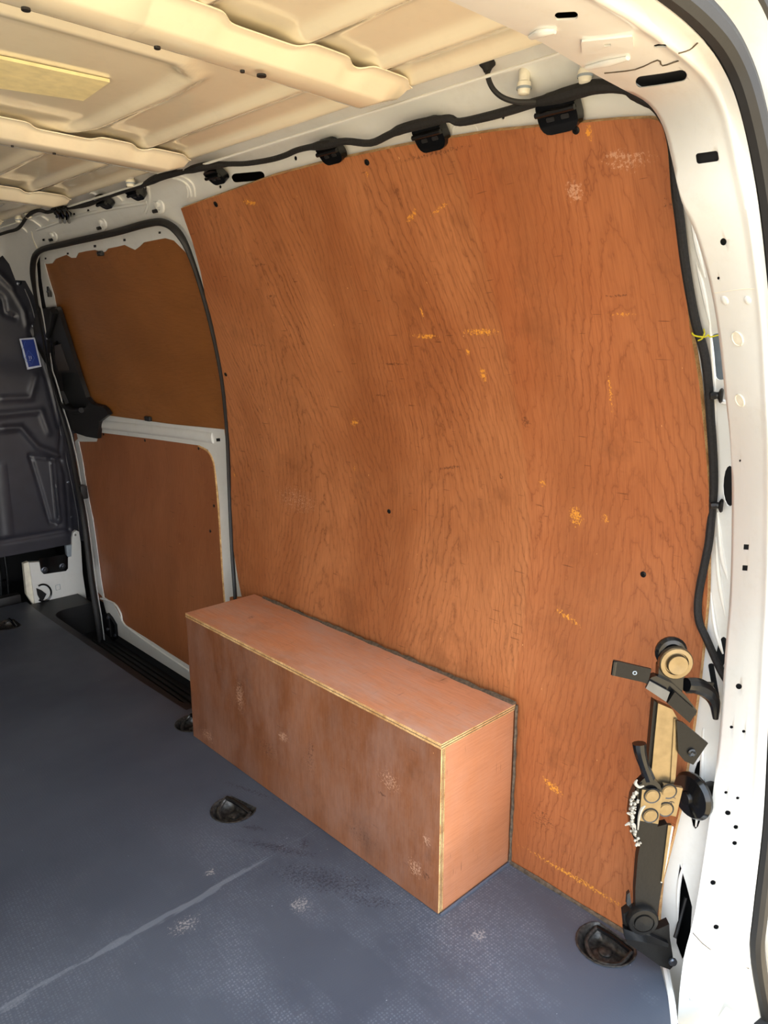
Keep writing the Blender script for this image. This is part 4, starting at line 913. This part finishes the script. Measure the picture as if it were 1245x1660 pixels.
# stamped C E mark
for (cx, cy, e_) in ((1091, 1296, 0), (1089, 1303, 1)):
    MB().tube([ap(cx+4.2*math.cos(t), cy+3.0*math.sin(t), .0146) for t in np.linspace(math.radians(200), math.radians(340), 8)], .0005, 5).build('stamped_mark', M['grime'], arm)
    if e_: MB().tube([ap(cx, cy-2.6, .0146), ap(cx, cy, .0146)], .0005, 5).build('stamped_mark', M['grime'], arm)
aplate('cover_wedge', [(1036, 1330), (1067, 1336), (1064, 1348), (1035, 1366), (1030, 1350)], .020, .008, M['satinblack'], arm)
aplate('cover_side', [(1030, 1278), (1040, 1279), (1036, 1330), (1032, 1368), (1024, 1352), (1020, 1320), (1024, 1292)], .014, .012, M['glossblack'], arm)
gm = MB(); rr = random.Random(5)
for k in range(90):
    t = rr.random(); y = 1284+88*t; x = 1031 + 6*math.sin(t*3.1)*-1 + rr.uniform(-6, 6)*(.6+.4*math.sin(t*9))
    if t > .8: x = 1034+rr.uniform(-6, 5)
    c = ap(x, y, .022+rr.uniform(-.006, .001)); r = rr.uniform(.0008, .0032); gm.lathe(c, (rr.uniform(-1, 1), rr.uniform(-1, 1), .4), [(0, -r), (r*.8, -r*.5), (r, 0), (r*.7, r*.6), (0, r)], 6)
for L in ([(1033, 1264), (1030, 1270), (1036, 1276), (1044, 1274)], [(1021, 1298), (1024, 1296), (1022, 1302)], [(1016, 1318), (1022, 1319), (1028, 1317)], [(1013, 1338), (1020, 1335), (1028, 1337), (1030, 1345)], [(1046, 1306), (1040, 1312), (1036, 1325), (1034, 1345)]):
    gm.tube([ap(x, y, .020) for x, y in L], [.001, .0026, .002, .001], 6, sub=4)
g_ = gm.build('dried_sealant', M['grease'], arm); tag(g_, label='crusty white dried sealant')
# lower bar, clevis and base bracket
aplate('lower_bar', [(1040, 1358), (1066, 1340), (1082, 1336), (1088, 1345), (1076, 1420), (1063, 1500), (1030, 1494), (1030, 1440), (1034, 1390)], .004, .012, M['satinblack'], arm)
aplate('bar_rib', [(1083, 1338), (1089, 1338), (1075, 1430), (1072, 1430)], .006, .006, M['warm_reflect'], arm)
MB().tube([ap(1090, 1340, .003), ap(1080, 1395, .003), ap(1072, 1430, .003)], .0018, 6).build('bar_spring', M['plug'], arm)
adisc('clevis_pin', 1042, 1493, .010, [(0, -.014), (.0235, -.014), (.024, 0), (.0215, .004), (.016, .005), (.0155, .003), (.014, .003), (.0135, .006), (0, .007)], 'satinblack', 26)
aplate('base_bracket', [(1011, 1482), (1022, 1474), (1026, 1500), (1050, 1510), (1068, 1506), (1085, 1498), (1086, 1520), (1090, 1545), (1092, 1566), (1086, 1572), (1070, 1566), (1016, 1528)], .004, .014, M['satinblack'], arm)
aplate('bracket_lip', [(1012, 1506), (1030, 1512), (1058, 1518), (1084, 1530), (1084, 1536), (1056, 1530), (1014, 1522)], .012, .010, M['glossblack'], arm)
aplate('stop_tab', [(1017, 1450), (1021, 1446), (1024, 1470), (1022, 1474), (1016, 1466)], .004, .006, M['glossblack'], arm)
MB().lathe(ap(1090, 1558, .006), NN, [(.0065, 0), (.0065, .003), (.005, .005), (0, .0055)], 14).build('rivet', M['steel'], arm)
# round rubber buffer
c = WP(1131, 1288, -.004); c2 = ap(1112, 1292, -.004); ax = c2-c; ax /= np.linalg.norm(ax)
bf = empty('rubber_buffer', c, label='round black rubber buffer between the folding arm and the white pillar', cat='buffer')
axb = -TT*.90+NN*.42; cb_ = ap(1122, 1290, -.006)
MB().lathe(cb_, axb, [(0, -.010), (.028, -.010), (.034, -.005), (.035, .0), (.031, .006), (.018, .009), (.010, .010), (.009, .016), (0, .016)], 28).build('buffer_disc', M['glossblack'], bf)
MB().lathe(cb_, -axb, [(.011, .0), (.012, .045), (0, .045)], 16).build('buffer_stem', M['black'], bf)
# stay cable inside the slot by the floor
sc2 = MB().tube([WP(1112, 1455, -.03), WP(1104, 1485, -.02), WP(1098, 1508, -.006), WP(1094, 1520, .0)], .0028, 6, sub=4).build('slot_cable', M['rubber'], origin=WP(1098, 1508, 0)); tag(sc2, 'thin black cable inside the slot by the floor behind the folding arm', 'cable')
# sill flange beside the floor's rear corner
MB().tube([onZ(1078, 1566, -.004), onZ(1086, 1610, -.004), onZ(1092, 1660, -.004), onZ(1096, 1720, -.004)], .006, 8, sub=3).build('sill_flange', M['white'], fr)
ab(-1.6, -.02, -.46, -.415, -.06, -.002, .004).build('rear_sill', M['white'], fr)
bmp = ab(-1.72, .10, -.62, -.44, -.40, -.20, .02).build('unseen_rear_bumper', M['graydark'], origin=(-.8, -.5, -.4)); tag(bmp, kind='structure')  # out of view, added to keep ground bounce off the lower pillar
# underbody so daylight does not leak up beside the floor
ab(-1.75, .16, -.40, 2.6, -.24, -.20, 0).build('underbody', M['dark'], fl)
